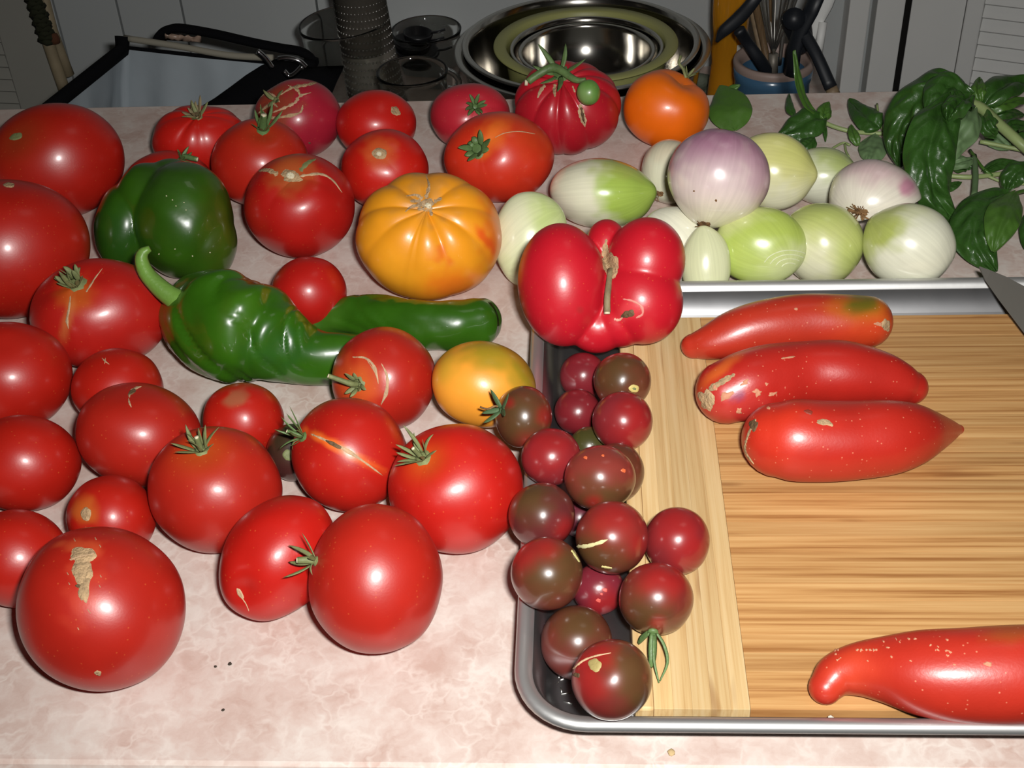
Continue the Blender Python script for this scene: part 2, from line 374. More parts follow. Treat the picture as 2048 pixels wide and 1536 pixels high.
# ------------------------------------------------------------------ baking tray and bamboo board
TW, TD, TH = .457, .330, .025
def rrect(x0, x1, y0, y1, r, z, n=10):
    out = []
    for cx, cy, a0 in ((x1-r, y0+r, -90), (x1-r, y1-r, 0), (x0+r, y1-r, 90), (x0+r, y0+r, 180)):
        for k in range(n+1):
            a = math.radians(a0+90*k/n); out.append(Vector((cx+r*math.cos(a), cy+r*math.sin(a), z)))
    return out
def tray():
    rings = []
    def ring(ins, z, r): rings.append(rrect(ins, TW-ins, ins, TD-ins, r, z))
    ring(.0185, .0, .016); ring(.0165, .0004, .018); ring(.0145, .003, .019); ring(.0085, TH-.004, .0235)  # outside wall
    ring(.0022, TH-.0055, .0290); ring(.0004, TH-.0042, .0305); ring(0, TH-.0025, .031); ring(.0008, TH-.0008, .0302); ring(.0024, TH, .029)
    ring(.0045, TH-.0004, .027); ring(.0064, TH-.0016, .0255); ring(.0076, TH-.004, .0245)
    ring(.0142, .0045, .0195); ring(.0160, .0018, .018); ring(.0190, .0010, .0165)
    n = len(rings[0]); V = [v for r in rings for v in r]; Fc = []
    for i in range(len(rings)-1):
        for k in range(n): Fc.append((i*n+k, i*n+(k+1) % n, (i+1)*n+(k+1) % n, (i+1)*n+k))
    Fc.append(tuple(reversed(range(n)))); Fc.append(tuple(range((len(rings)-1)*n, len(rings)*n)))
    return V, Fc
tr = mkt('baking_tray', *tray(), ALU); tr.data.materials.append(plain('rolled_rim', (.62, .62, .61), .5, .9, bump=.1, bscale=40))
for f_ in tr.data.polygons: f_.material_index = 1 if 4*44 <= f_.index < 11*44 else 0
tag(tr, 'rimmed aluminium sheet pan holding the bamboo board', 'baking tray')
# worn stamp in the tray's near left corner
st_ = []
sc0 = on_z(1118, 1372, .0011)
for dx, dy, L_, a in ((0, .006, .003, 90), (.002, .004, .003, 20), (-.001, .001, .003, 60), (.001, -.002, .003, 100), (.003, -.004, .004, 10), (-.002, -.005, .003, 70), (.004, -.009, .004, -20)):
    p = Vector(sc0)+Vector((dx, dy, 0)); d = Vector((math.cos(math.radians(a)), math.sin(math.radians(a)), 0))*L_/2
    st_.append(tube_vf([p-d, p+d], .00035, 5))
mkc('stamp', *merge(*st_), STEEL_RIM, tr)
ZT = .016
BX0 = .0510; BS = .0990; BX1 = .430
BY0 = float(on_z(1380, 1418, ZT)[1]); BY1 = float(on_z(1560, 633, ZT)[1])
bd = empty('cutting_board', ((BX0+BX1)/2, (BY0+BY1)/2, .0012)); tag(bd, 'bamboo cutting board with pale end band lying in the metal tray', 'cutting board')
nb = 6
for i in range(nb):
    a = BX0+(BS-BX0)*i/nb; b = BX0+(BS-BX0)*(i+1)/nb
    mkc('end_strip', *box_vf(a, b, BY0, BY1, .0013, ZT+rng.uniform(-.00004, .00004), .00012 if i else .0012), BAM_V, bd, smooth=False)
nh = 28
for i in range(nh):
    a = BY0+(BY1-BY0)*i/nh; b = BY0+(BY1-BY0)*(i+1)/nh
    mkc('strip', *box_vf(BS+.0001, BX1, a, b, .0013, ZT+rng.uniform(-.00005, .00005), .00012), BAM_H, bd, smooth=False)

# ------------------------------------------------------------------ bodies fitted to their silhouettes
SUP = [((0, .010), (0, TD), (0, TH)), ((0, TW), (0, .009), (0, TH)), ((0, TW), (TD-.009, TD), (0, TH)), ((BX0, BX1), (BY0, BY1), (0, ZT)), ((0, TW), (0, TD), (-.01, .0012))]
def jac(cx, cy, t):
    """pixel displacement for unit displacement along two axes perpendicular to the ray, at camera depth t"""
    d = ray(cx, cy); v = d/np.linalg.norm(d); C = CAM+d*t
    e1 = R_-v*(R_@v); e1 /= np.linalg.norm(e1); e2 = np.cross(e1, v)
    p0 = np.array(pix(C)); h = 1e-4
    J = np.array([(np.array(pix(C+e*h))-p0)/h for e in (e1, e2)]).T
    return v, e1, e2, J
def ellipsoid(cx, cy, rx, ry, ang=0., rd=1., z0=0.):
    """ellipsoid whose outline is the given picture ellipse and whose lowest point is at height z0.  returns centre, matrix (unit sphere -> world)"""
    lo, hi = .1, 3.
    a = math.radians(ang); Rm = np.array([[math.cos(a), -math.sin(a)], [math.sin(a), math.cos(a)]])
    E = Rm@np.diag([rx*rx, ry*ry])@Rm.T
    def build(t):
        v, e1, e2, J = jac(cx, cy, t); Ji = np.linalg.inv(J); S = Ji@E@Ji.T
        w_, q = np.linalg.eigh(S); ax = []
        for i in range(2): ax.append((e1*q[0, i]+e2*q[1, i])*math.sqrt(w_[i]))
        rr = math.sqrt(math.sqrt(w_[0]*w_[1]))*rd
        A = np.column_stack([ax[0], ax[1], v*rr]); C = CAM+ray(cx, cy)*t
        return C, A, C[2]-math.sqrt(np.sum(A[2]**2))
    for _ in range(50):
        t = (lo+hi)/2; C, A, low = build(t)
        if low > z0: lo = t
        else: hi = t
    return C, A
_g = []
for i in range(220):
    zz = 1-2*(i+.5)/220; r_ = math.sqrt(1-zz*zz); ph = i*2.399963; _g.append((r_*math.cos(ph), r_*math.sin(ph), zz))
SPH = np.array(_g)
PLACED = []        # (key, C, Ainv, radius)
def penetration(C, A, skip=()):
    S = SPH@A.T+C; worst = 0; rmax = np.linalg.norm(A, axis=0).max(); rmin = np.linalg.norm(A, axis=0).min()
    for k, C2, Ai, r2 in PLACED:
        if k in skip or np.linalg.norm(C2-C) > rmax+r2: continue
        q = (S-C2)@Ai.T; n = np.linalg.norm(q, axis=1); m = (1-n.min())*r2
        if m > worst: worst = m
    for (x0, x1), (y0, y1), (z0, z1) in SUP:
        ins = (S[:, 0] > x0) & (S[:, 0] < x1) & (S[:, 1] > y0) & (S[:, 1] < y1) & (S[:, 2] < z1)
        if ins.any():
            Q = S[ins]; dz = z1-Q[:, 2]
            m = np.minimum.reduce([dz, Q[:, 0]-x0 + .0005, x1-Q[:, 0] + .0005, Q[:, 1]-y0 + .0005, y1-Q[:, 1] + .0005]).max()
            worst = max(worst, m)
    return worst
LOG = []
def place(key, cx, cy, rx, ry, ang=0., rd=1., z0=0., cap=.008, tol=.0008):
    best = None; s = rd
    while True:
        z = z0
        while z <= z0+cap+1e-9:
            C, A = ellipsoid(cx, cy, rx, ry, ang, s, z); p = penetration(C, A)
            if best is None or p < best[0]-1e-5: best = (p, C, A, z, s)
            if p < tol: break
            z += .001
        if best[0] < tol or s < rd*.74: break
        s *= .93
    p, C, A, z, s = best
    LOG.append((key, round(z*1000), round(s/rd, 2), round(p*1000, 1)))
    PLACED.append((key, C, np.linalg.inv(A), np.linalg.norm(A, axis=0).max()))
    return C, A

def hit_ellipsoid(C, A, px, py):
    Ai = np.linalg.inv(A); o = Ai@(CAM-C); d = Ai@ray(px, py)
    a, b, c = d@d, 2*o@d, o@o-1; D = b*b-4*a*c
    if D < 0:
        t = -b/(2*a); q = o+d*t; return q/np.linalg.norm(q)
    t = (-b-math.sqrt(D))/(2*a); q = o+d*t; return q/np.linalg.norm(q)
class Body: pass
def paint(P, base, spots, seed=0.):
    """base colour per point, then soft coloured patches at picture places; each spot (px,py,rad_px,colour,strength,softness[,ragged])"""
    n = len(P); c = np.tile(np.array(base, float), (n, 1))
    for sp in spots:
        px, py, rp, col, st, soft = sp[:6]; rag = sp[6] if len(sp) > 6 else .25
        ax = None
        if isinstance(rp, tuple): rpx, rpy, an = rp
        else: rpx = rpy = rp; an = 0
        v = P-CAM; k = v@F_; X = 1024+FPX*(v@R_)/k-px; Y = 768-FPX*(v@U_)/k-py
        if not hasattr(paint, 'near'): pass
        a = math.radians(an); x = X*math.cos(a)+Y*math.sin(a); y = -X*math.sin(a)+Y*math.cos(a)
        dd = np.sqrt((x/rpx)**2+(y/rpy)**2)
        nz = np.array([noise.noise(Vector(p)*160+Vector((seed, 0, 0))) for p in P])*rag*1.6
        dd = dd+nz
        # only the side of the body the patch lies on
        kk = (k-k.min())/(k.max()-k.min()+1e-9)
        f = np.clip((1+soft-dd)/(2*soft+1e-6), 0, 1); f = f*f*(3-2*f)*st*np.clip((.80-kk)/.15, 0, 1)
        c = c*(1-f[:, None])+np.array(col)[None]*f[:, None]
    return c
def sphere_body(name, C, A, pole_px=None, mat=MT, base=(.5, .02, .01), spots=(), ribs=0, rib_amt=.04, dimple=.10, dimple_w=.42, rough=.012, tip=0., tipw=.3, nu=96, nv=56, seed=0, origin_z=None, clip=None, rib_pow=1.0, rib_low=.35, dents=(), flatten=0., shoulder=None, blossom=.03):
    if pole_px in ('up', 'down', None): q = A.T@np.array([0, 0, -1. if pole_px == 'down' else 1.]); pole = q/np.linalg.norm(q)
    else: pole = hit_ellipsoid(C, A, *pole_px)
    t1 = np.cross(pole, [0.3, 0.5, 0.81]); t1 /= np.linalg.norm(t1); t2 = np.cross(pole, t1)
    r = random.Random(seed+11); phase = r.random()*6.28; jit = [r.uniform(-.25, .25) for _ in range(6)]
    dn = [(hit_ellipsoid(C, A, dx, dy), w_, am) for dx, dy, w_, am in dents]
    V = []; TH_ = []
    def radial(th, ph, d):
        m = 1.0
        if dimple: m -= dimple*math.exp(-(th/dimple_w)**2)
        if tip: m += tip*math.exp(-(th/tipw)**2)
        m -= blossom*math.exp(-((math.pi-th)/.35)**2)
        if ribs:
            p2 = ph+phase+jit[0]*math.sin(ph)+jit[1]*math.sin(2*ph+1)+jit[2]*math.sin(3*ph+2)
            c = abs(math.cos(ribs*p2/2))**rib_pow; wgt = math.sin(th)**.6*(rib_low+(1-rib_low)*math.exp(-(th/1.1)**2))
            m -= rib_amt*(1-c)*wgt*(1+.35*math.sin(ph*1.7+jit[3]*9))
        m += rough*noise.noise(Vector(d)*1.6+Vector((seed*3.1, 0, 0)))*2
        for dv, w_, am in dn:
            x = float(np.dot(d, dv)); x = math.acos(max(-1, min(1, x))); m -= am*math.exp(-(x/w_)**2)
        return m
    for i in range(nv+1):
        th = math.pi*i/nv
        for j in range(nu if 0 < i < nv else 1):
            ph = 2*math.pi*j/nu; d = pole*math.cos(th)+(t1*math.cos(ph)+t2*math.sin(ph))*math.sin(th)
            V.append(C+A@(d*radial(th, ph, d))); TH_.append(th)
    Fc = []; UV = []
    idx = lambda i, j: 0 if i == 0 else (1+(nv-1)*nu if i == nv else 1+(i-1)*nu+j % nu)
    flip = np.linalg.det(A)*1.0 * np.dot(np.cross(t1, t2), pole) > 0
    for i in range(nv):
        for j in range(nu):
            if i == 0: f = [(i, j), (1, j), (1, j+1)]
            elif i == nv-1: f = [(i, j), (nv, j), (i, j+1)]
            else: f = [(i, j), (i+1, j), (i+1, j+1), (i, j+1)]
            if not flip: f = f[::-1]
            Fc.append(tuple(idx(*q) for q in f)); UV += [(q[1]/nu, q[0]/nv) for q in f]
    V = np.array(V)
    if clip is not None:
        p0, n_ = clip; dist = (V-p0)@n_; k = dist > 0; V[k] -= np.outer(dist[k], n_)*.985
    low = V[:, 2].min()
    cols = paint(V, base, spots, seed)
    if shoulder:
        colr, w_, s_ = shoulder; f = s_*np.exp(-(np.array(TH_)/w_)**2); cols = cols*(1-f[:, None])+np.array(colr)[None]*f[:, None]
    og = (C[0], C[1], low)
    o = mk(name, [tuple(v) for v in V], Fc, mat, None, og, cols=cols, uvs=UV)
    B = Body(); B.o = o; B.bvh = BVHTree.FromPolygons([Vector(v) for v in V], Fc); B.C = Vector(C); B.pole = Vector(C+A@pole*radial(0, 0, pole)); B.dep = depth_of(C); B.A = A
    return B
def cast(B, px, py):
    d = Vector(ray(px, py)).normalized(); h = B.bvh.ray_cast(Vector(CAM), d)
    if h[0] is None:
        # beyond the outline: nearest surface point to the ray
        k = depth_of(B.C); P = Vector(CAM+ray(px, py)*k); n = B.bvh.find_nearest(P); return n[0], (n[0]-B.C).normalized()
    nrm = h[1]
    if nrm.dot(d) > 0: nrm = -nrm
    return h[0], nrm
def patch(B, cx, cy, rx, ry, ang=0, name='scar', mat=CORK, rag=.2, lift=.00035, seed=1, label=None):
    """ragged skin patch that follows the body"""
    r = random.Random(seed); a0 = math.radians(ang); nr, na = 4, 22; V = []; q_ = [(k_, r.uniform(0, 6.28), r.uniform(.3, 1)/k_**.5) for k_ in (2, 3, 4, 5, 7)]; ph = [1+rag*(sum(a_*math.sin(k_*2*math.pi*j/na+f_) for k_, f_, a_ in q_)*.8+r.uniform(-.25, .25)) for j in range(na)]
    p, n = cast(B, cx, cy); V.append(p+n*lift)
    for i in range(1, nr+1):
        for j in range(na):
            a = 2*math.pi*j/na; x = rx*math.cos(a)*ph[j]*i/nr; y = ry*math.sin(a)*ph[j]*i/nr
            p, n = cast(B, cx+x*math.cos(a0)-y*math.sin(a0), cy+x*math.sin(a0)+y*math.cos(a0))
            V.append(p+n*(lift*(.8+.5*r.random()) if i < nr else -.0002))
    Fc = [(0, 1+j, 1+(j+1) % na) for j in range(na)]
    for i in range(nr-1):
        for j in range(na): Fc.append((1+i*na+j, 1+(i+1)*na+j, 1+(i+1)*na+(j+1) % na, 1+i*na+(j+1) % na))
    o = mkc(name, V, Fc, mat, B.o)
    if label: o['label'] = label
    return o
def crack(B, pts, w, name='crack', mat=PALE, lift=.0003, seed=2, rag=.3, label=None):
    """narrow raised seam along picture points; w = half width px (number or list)"""
    r = random.Random(seed); n = 7; P = catmull([(*p, (w[i] if hasattr(w, '__len__') else w)) for i, p in enumerate(pts)], n)
    V = []; Fc = []
    for i, q in enumerate(P):
        a = P[max(0, i-1)]; b = P[min(len(P)-1, i+1)]; tx, ty = b[0]-a[0], b[1]-a[1]; l = math.hypot(tx, ty)+1e-9; nx, ny = -ty/l, tx/l
        ww = max(.4, q[2])*r.uniform(1-rag, 1+rag)*(1 if 0 < i < len(P)-1 else .3)
        for s in (-1, -.45, 0, .45, 1):
            p, nn = cast(B, q[0]+nx*ww*s, q[1]+ny*ww*s); V.append(p+nn*(lift*(1-abs(s)*.6) if abs(s) < 1 else -.0001))
    for i in range(len(P)-1):
        for k in range(4): Fc.append((i*5+k, i*5+k+1, (i+1)*5+k+1, (i+1)*5+k))
    o = mkc(name, V, Fc, mat, B.o)
    if label: o['label'] = label
    return o
def calyx(B, px, py, n=6, length=30, up=.5, width=4.5, stem=14, stem_dir=None, mat=CALYX, seed=0, curl=.6, stem_r=4.5, disc=9, cutmat=CUT):
    """green star on top of a tomato: disc, separate sepals, stalk"""
    r = random.Random(seed+5); p, nn = cast(B, px, py); k = depth_of(p)/FPX
    nn = (nn*.6+(p-B.C).normalized()*.4).normalized()
    t = nn.orthogonal().normalized(); b = nn.cross(t)
    Vd = [p+nn*.0012]; m = 14
    for i in range(m):
        a = 2*math.pi*i/m; rr = disc*k*r.uniform(.85, 1.15); Vd.append(p+(t*math.cos(a)+b*math.sin(a))*rr*.6+nn*.0008)
    for i in range(m):
        a = 2*math.pi*i/m; rr = disc*k*r.uniform(.85, 1.15); Vd.append(p+(t*math.cos(a)+b*math.sin(a))*rr-nn*.0008)
    Fd = [(0, 1+i, 1+(i+1) % m) for i in range(m)]+[(1+i, 1+m+i, 1+m+(i+1) % m, 1+(i+1) % m) for i in range(m)]
    c = mkc('calyx', Vd, Fd, mat, B.o)
    for i in range(n):
        a = 2*math.pi*(i+r.uniform(-.25, .25))/n; d = t*math.cos(a)+b*math.sin(a); L_ = length*k*r.uniform(.75, 1.2); u = up*r.uniform(.6, 1.3); cu = curl*r.uniform(-.4, 1.3)
        side = nn.cross(d)*r.uniform(-.5, .5); P = []; W = []
        for s in range(8):
            q = s/7; pos = p+d*(disc*k*.5)+d*(L_*q*math.cos(u))+nn*(L_*(math.sin(u)*q+(-cu*.55 if u > .6 else cu*.3)*q*q))+side*(L_*q*q)*.6+nn*.0009
            if u <= .55:      # lying sepals follow the skin
                h = B.bvh.find_nearest(pos); nr_ = (h[0]-B.C).normalized()
                if (pos-h[0]).dot(nr_) < .0007+.0012*q: pos = h[0]+nr_*(.0007+.0012*q*abs(cu))
            P.append(pos); W.append(width*.74*k*(math.sin(math.pi*min(1, .22+.78*q))**.7*.95+.06))
        mkc('sepal', *tube_vf(P, W, 6, flat=.28, nhint=nn), mat, c)
    if stem:
        sd = nn if stem_dir is None else (Vector(R_*stem_dir[0]-U_*stem_dir[1])+nn*.35).normalized()
        P = [p+nn*.0005, p+nn*(stem*k*.35)+sd*(stem*k*.1), p+nn*(stem*k*.4)+sd*(stem*k*.55), p+nn*(stem*k*.45)+sd*(stem*k)]
        s = mkc('stem', *tube_vf(catmull(P, 3), [stem_r*k*(1.25-.3*i/9) for i in range(10)], 8), mat, c)
        e = P[-1]; dr = (P[-1]-P[-2]).normalized()
        mkc('stem_end', *tube_vf([e-dr*.0002, e+dr*.0004], stem_r*k*.8, 8), cutmat, c)
    return c
def fixn(o):
    bm = bmesh.new(); bm.from_mesh(o.data); bmesh.ops.recalc_face_normals(bm, faces=bm.faces[:]); bm.to_mesh(o.data); bm.free()
RED = (.41, .011, .005); RED2 = (.38, .014, .007); DEEP = (.36, .008, .006); PINK = (.45, .016, .028); ORG = (.80, .15, .004)
YEL = (.80, .30, .012); GRN = (.045, .12, .012); CREAM = (.72, .70, .52); LIME = (.42, .52, .10); PURP = (.40, .19, .27)
OLIVE = (.07, .035, .012); MAROON = (.17, .018, .022); BROWNR = (.12, .022, .014)
# key: (cx, cy, rx, ry, angle, depth ratio, lowest z, cap)  in back-to-front order
T = 'table'
ORDER = [
 ('scarred', 596, 237, 89, 80, 0, 1, 0, .006), ('ribbed_back', 400, 280, 97, 72, 0, 1, 0, .006), ('right_back', 753, 249, 81, 69, 0, 1, 0, .006),
 ('pink_back', 941, 233, 82, 67, 0, 1, 0, .006), ('heirloom_back', 1134, 215, 109, 96, 0, 1, 0, .006), ('orange', 1333, 217, 87, 81, 0, 1, 0, .006),
 ('behind_pepper', 338, 363, 88, 62, 0, .9, 0, .006), ('calyx_mid', 521, 326, 98, 89, 0, 1, 0, .008), ('big_back_left', 115, 322, 137, 117, 0, .9, 0, .006),
 ('star_scar', 599, 412, 112, 105, 0, 1, 0, .008), ('round_scar', 770, 340, 88, 82, 0, 1, 0, .01), ('crumpled_calyx', 998, 315, 110, 92, 0, 1, 0, .008),
 ('BELL',), ('big_mid_left', 15, 497, 171, 141, 0, .85, 0, .008), ('yellow_heirloom', 858, 472, 147, 130, 0, .92, 0, .01), ('curly_calyx', 201, 627, 144, 111, -4, .9, 0, .01),
 ('small_center', 618, 585, 76, 72, 0, 1, 0, .004), ('GREEN2',), ('GREEN1',), ('arc_cracks', 768, 758, 104, 104, 0, 1, 0, .03), ('yellow_plum', 966, 768, 105, 86, 8, .95, 0, .01),
 ('left_edge', 22, 752, 126, 109, 0, .9, 0, .01), ('small_star', 236, 778, 93, 82, 0, 1, 0, .01), ('left_low', 48, 927, 117, 97, 0, .95, 0, .01), ('small_patch', 487, 840, 82, 76, 0, 1, 0, .006),
 ('gash', 279, 870, 128, 105, 8, .95, 0, .012), ('small_blossom', 223, 1036, 90, 86, 0, 1, 0, .012), ('dark_round', 585, 905, 52, 58, 0, .9, 0, .006), ('upright_calyx', 431, 979, 134, 127, 0, .92, 0, .014),
 ('split', 699, 909, 116, 115, 15, .95, 0, .014), ('right_calyx', 912, 977, 136, 131, 0, .95, 0, .014), ('roma', 556, 1114, 136, 106, -50, .95, 0, .012), ('left_bottom', 35, 1116, 108, 98, 0, .95, 0, .012),
 ('front_round', 751, 1158, 135, 150, 0, .9, 0, .016), ('front_scar', 204, 1216, 171, 165, 0, .92, 0, .012),
 # onions behind the tray
 ('on_back_white', 1340, 343, 58, 65, 0, 1, 0, .006), ('on_back_right', 1645, 352, 70, 58, 0, 1, 0, .006), ('on_yellow', 1545, 343, 84, 78, 10, 1, 0, .01), ('on_left', 1203, 387, 105, 70, 4, .95, 0, .008),
 ('on_far_left', 1060, 480, 76, 97, 0, .8, 0, .008), ('on_white_mid', 1352, 490, 76, 78, 0, .7, 0, .006), ('on_pale_slim', 1412, 530, 50, 76, 0, .8, 0, .01), ('on_green_right', 1645, 488, 84, 82, 0, .9, 0, .008), ('on_half', 1750, 400, 94, 80, 15, .85, .012, .02),
 ('on_white_right', 1818, 492, 94, 85, 0, .92, 0, .008), ('on_purple', 1437, 353, 103, 97, 0, .8, .027, .03), ('on_green_front', 1521, 492, 93, 78, 0, .85, 0, .009),
 ('BIGPINK',),
 # cherry tomatoes: in the gutter, on the board, on the rim
 ('c_green', 1178, 893, 40, 40, 0, .9, .0012, .01), ('c_back', 1166, 752, 47, 47, 0, 1, .0012, .02), ('c_speck', 1197, 1178, 52, 52, 0, .9, .0012, .01), ('c_sliver', 1158, 1035, 38, 40, 0, .9, .0012, .01),
 ('c_gutter_mid', 1155, 823, 46, 46, 0, 1, .0012, .02), ('c_hidden', 1234, 945, 55, 60, 0, .95, .0012, .03), ('c_scar', 1245, 762, 58, 57, 0, 1, .0012, .03), ('c_right_up', 1245, 842, 61, 60, 0, 1, .0012, .03),
 ('c_calyx', 1047, 834, 57, 63, 0, 1, 0, .035), ('c_left_up', 1102, 914, 60, 58, 0, 1, .0012, .035), ('c_big', 1200, 956, 71, 66, 0, 1, .0012, .045), ('c_dark_left', 1084, 1031, 67, 66, 0, 1, 0, .04),
 ('c_board', 1354, 1082, 66, 69, 0, 1, .0012, .03), ('c_seam', 1224, 1075, 73, 74, 0, 1, .0012, .05), ('c_rim', 1094, 1147, 72, 74, 0, 1, 0, .045), ('c_sepals', 1312, 1198, 75, 74, 0, 1, .0012, .045),
 ('c_low', 1153, 1285, 72, 75, 0, 1, .0012, .03), ('c_corner', 1224, 1359, 81, 82, 0, 1, .0012, .03),
]
# compound bodies: lobes are (cx, cy, rx, ry, angle, depth ratio, depth shift in radii)
BELL = [(368, 440, 101, 118, 0, .9, 0), (250, 452, 62, 88, 8, 1, .15), (300, 405, 72, 80, 0, .9, .1), (345, 365, 62, 48, 0, .9, .2), (408, 475, 66, 88, -10, .9, 0)]
BIGP = [(1125, 570, 90, 124, -4, .9, 0), (1292, 522, 79, 88, 10, .95, 0), (1282, 600, 84, 90, -20, .95, -.05), (1213, 490, 42, 52, 0, 1, .5), (1194, 655, 58, 52, 0, 1, .1), (1240, 640, 60, 55, 0, 1, .0), (1160, 640, 60, 50, 0, 1, .1)]
def lobes_place(key, L, z0, cap, main=0):
    m = L[main]; best = None; z = z0
    while z <= z0+cap:
        C, A = ellipsoid(*m[:6], z); d = depth_of(C); out = [(C, A)]
        for q in [x for x in L if x is not m]:
            dd = d+q[6]*np.linalg.norm(A[:, 0]); C2 = CAM+ray(q[0], q[1])*dd
            a = math.radians(q[4]); Rm = np.array([[math.cos(a), -math.sin(a)], [math.sin(a), math.cos(a)]]); E_ = Rm@np.diag([q[2]**2, q[3]**2])@Rm.T
            v, e1, e2, J = jac(q[0], q[1], dd); Ji = np.linalg.inv(J); w_, qq = np.linalg.eigh(Ji@E_@Ji.T)
            ax = [(e1*qq[0, i]+e2*qq[1, i])*math.sqrt(w_[i]) for i in range(2)]
            out.append((C2, np.column_stack([ax[0], ax[1], v*math.sqrt(math.sqrt(w_[0]*w_[1]))*q[5]])))
        low = min(c[2]-math.sqrt(np.sum(a_[2]**2)) for c, a_ in out)
        p = max(penetration(c, a_) for c, a_ in out)+max(0, z0-low)
        if best is None or p < best[0]-1e-5: best = (p, out, z, low)
        if p < .0008: break
        z += .001
    LOG.append((key, round(best[2]*1000), 'low', round(best[3]*1000, 1), round(best[0]*1000, 1)))
    for c, a_ in best[1]: PLACED.append((key, c, np.linalg.inv(a_), np.linalg.norm(a_, axis=0).max()))
    return best[1]
def spine_place(key, pts, zs, squash=1., n=5):
    """picture spine points (x, y, radius) -> centres and radii, the body lying on height zs"""
    P = catmull(pts, n); out = []
    for px, py, rp in P:
        lo, hi = .1, 2
        for _ in range(40):
            t = (lo+hi)/2; r = rp*t/FPX; z = CAM[2]+ray(px, py)[2]*t-r*squash
            if z > zs: lo = t
            else: hi = t
        out.append((CAM+ray(px, py)*t, rp*t/FPX))
    for i, (c, r) in enumerate(out):
        if i % 2 == 0: PLACED.append((key, c, np.eye(3)/r, r))
    return out
G1P = [(388, 618, 62), (420, 637, 100), (470, 655, 112), (525, 672, 98), (575, 695, 76), (625, 712, 57), (690, 714, 50), (740, 712, 46), (790, 706, 38)]
G2P = [(625, 650, 24), (680, 634, 36), (750, 634, 45), (830, 648, 50), (900, 650, 50), (950, 644, 49), (962, 641, 46)]
PL = {}; G1 = G2 = BELLP = BIGPP = None
for row in ORDER:
    k = row[0]
    if k == 'BELL': BELLP = lobes_place(k, BELL, 0, .012)
    elif k == 'GREEN1': G1 = spine_place(k, G1P, 0.0)
    elif k == 'GREEN2': G2 = spine_place(k, G2P, 0.0)
    elif k == 'BIGPINK': BIGPP = lobes_place(k, BIGP, .012, .03)
    else: PL[k] = place(k, *row[1:6], row[6], row[7], row[8])


# ------------------------------------------------------------------ red tomatoes on the counter
def tomato(key, label, pole, name='tomato', cat='tomato', group=None, **k):
    B = sphere_body(name, *PL[key], pole, **k); tag(B.o, label, cat, group or 'tomatoes on the counter'); return B
SH = ((.30, .07, .012), .5, .45)
def small_scar(B, x, y, rx=10, ry=7, mat=CORK, ang=0, seed=1, name='stem_scar'): return patch(B, x, y, rx, ry, ang, name, mat, .15, seed=seed)

b = tomato('big_back_left', 'very large red tomato at the far left with a faint green stem scar', (32, 272), base=RED, shoulder=((.20, .05, .01), .45, .5), dimple=.05, seed=1)
small_scar(b, 32, 273, 14, 8, CALYX, -20)
b = tomato('big_mid_left', 'very large red tomato cut by the left edge, left of the green bell pepper', (18, 368), base=RED, dimple=.05, seed=2)
small_scar(b, 18, 370, 12, 6, CORK)
b = tomato('curly_calyx', 'wide red tomato with a closed curly calyx and pale split, beside the long pepper stem', (150, 563), base=(.42, .011, .007), ribs=3, rib_amt=.05, dimple=.10, seed=3, spots=[(150, 590, 34, (.50, .10, .01), .7, .6), (135, 640, (9, 40, 12), (.55, .2, .05), .5, .8)])
calyx(b, 150, 568, 14, 44, 1.35, 8, 0, mat=CALYX, seed=3, curl=.9, disc=24); crack(b, [(141, 592), (138, 618), (134, 640), (137, 658)], [1.5, 2.6, 3, .8]); crack(b, [(172, 584), (184, 566), (190, 556), (205, 537)], [2, 2, 1.6, .6])
b = tomato('left_edge', 'plain red tomato cut by the left edge, below the wide curly-stemmed one', (2, 690), base=RED, dimple=.04, seed=4)
b = tomato('left_low', 'plain round red tomato at the left edge beside the one with a dark gash', (-50, 900), base=RED, dimple=.05, seed=5)
b = tomato('small_star', 'small red tomato with a tiny star-shaped scar, left of the long green pepper', (211, 722), base=RED, dimple=.02, seed=6)
crack(b, [(204, 716), (210, 722), (219, 729)], [.8, 1.8, .7]); crack(b, [(211, 716), (210, 722), (209, 728)], [.7, 1.2, .6])
b = tomato('gash', 'broad red tomato with a small dark gash near its top', (262, 782), base=RED2, dimple=.06, seed=7)
patch(b, 264, 784, 10, 5, -40, 'gash', GASH, .2); crack(b, [(258, 795), (262, 783), (272, 776), (283, 773)], [1.5, 3.5, 3, 1]); crack(b, [(257, 797), (259, 806), (263, 815)], [1.2, 2.2, 1])
b = tomato('small_patch', 'small round red tomato with a rough brownish patch, just below the long green pepper', 'up', base=RED, dimple=0, seed=8, spots=[(472, 797, (20, 13, -35), (.30, .11, .05), .75, .6, .5)])
b = tomato('upright_calyx', 'large red tomato with an upright open green calyx, in front of the small brown-patched one', (400, 893), base=RED2, dimple=.10, dimple_w=.35, shoulder=((.50, .10, .01), .42, .5), seed=9)
calyx(b, 402, 900, 9, 54, 1.25, 7, 26, mat=CALYX, seed=21, curl=.3, disc=19, stem_r=5.5)
b = tomato('small_blossom', 'small red tomato with a round tan end scar, behind the large front left tomato', (172, 1027), base=RED, dimple=.02, seed=10, spots=[(172, 1020, (22, 28, 0), (.52, .13, .02), .7, .5)])
patch(b, 172, 1028, 11, 16, 8, 'blossom_scar', CORK, .15)
b = tomato('left_bottom', 'red tomato at the left edge behind the largest tan-scarred tomato', (-60, 1100), base=RED, dimple=.03, seed=11)
b = tomato('front_scar', 'largest front left red tomato with a long rough tan scar', 'up', base=RED2, dimple=.02, seed=12, spots=[(165, 1090, (34, 12, 0), (.60, .10, .03), .5, .7, .8), (165, 1180, (30, 50, 0), (.60, .07, .03), .35, .8, .9)])
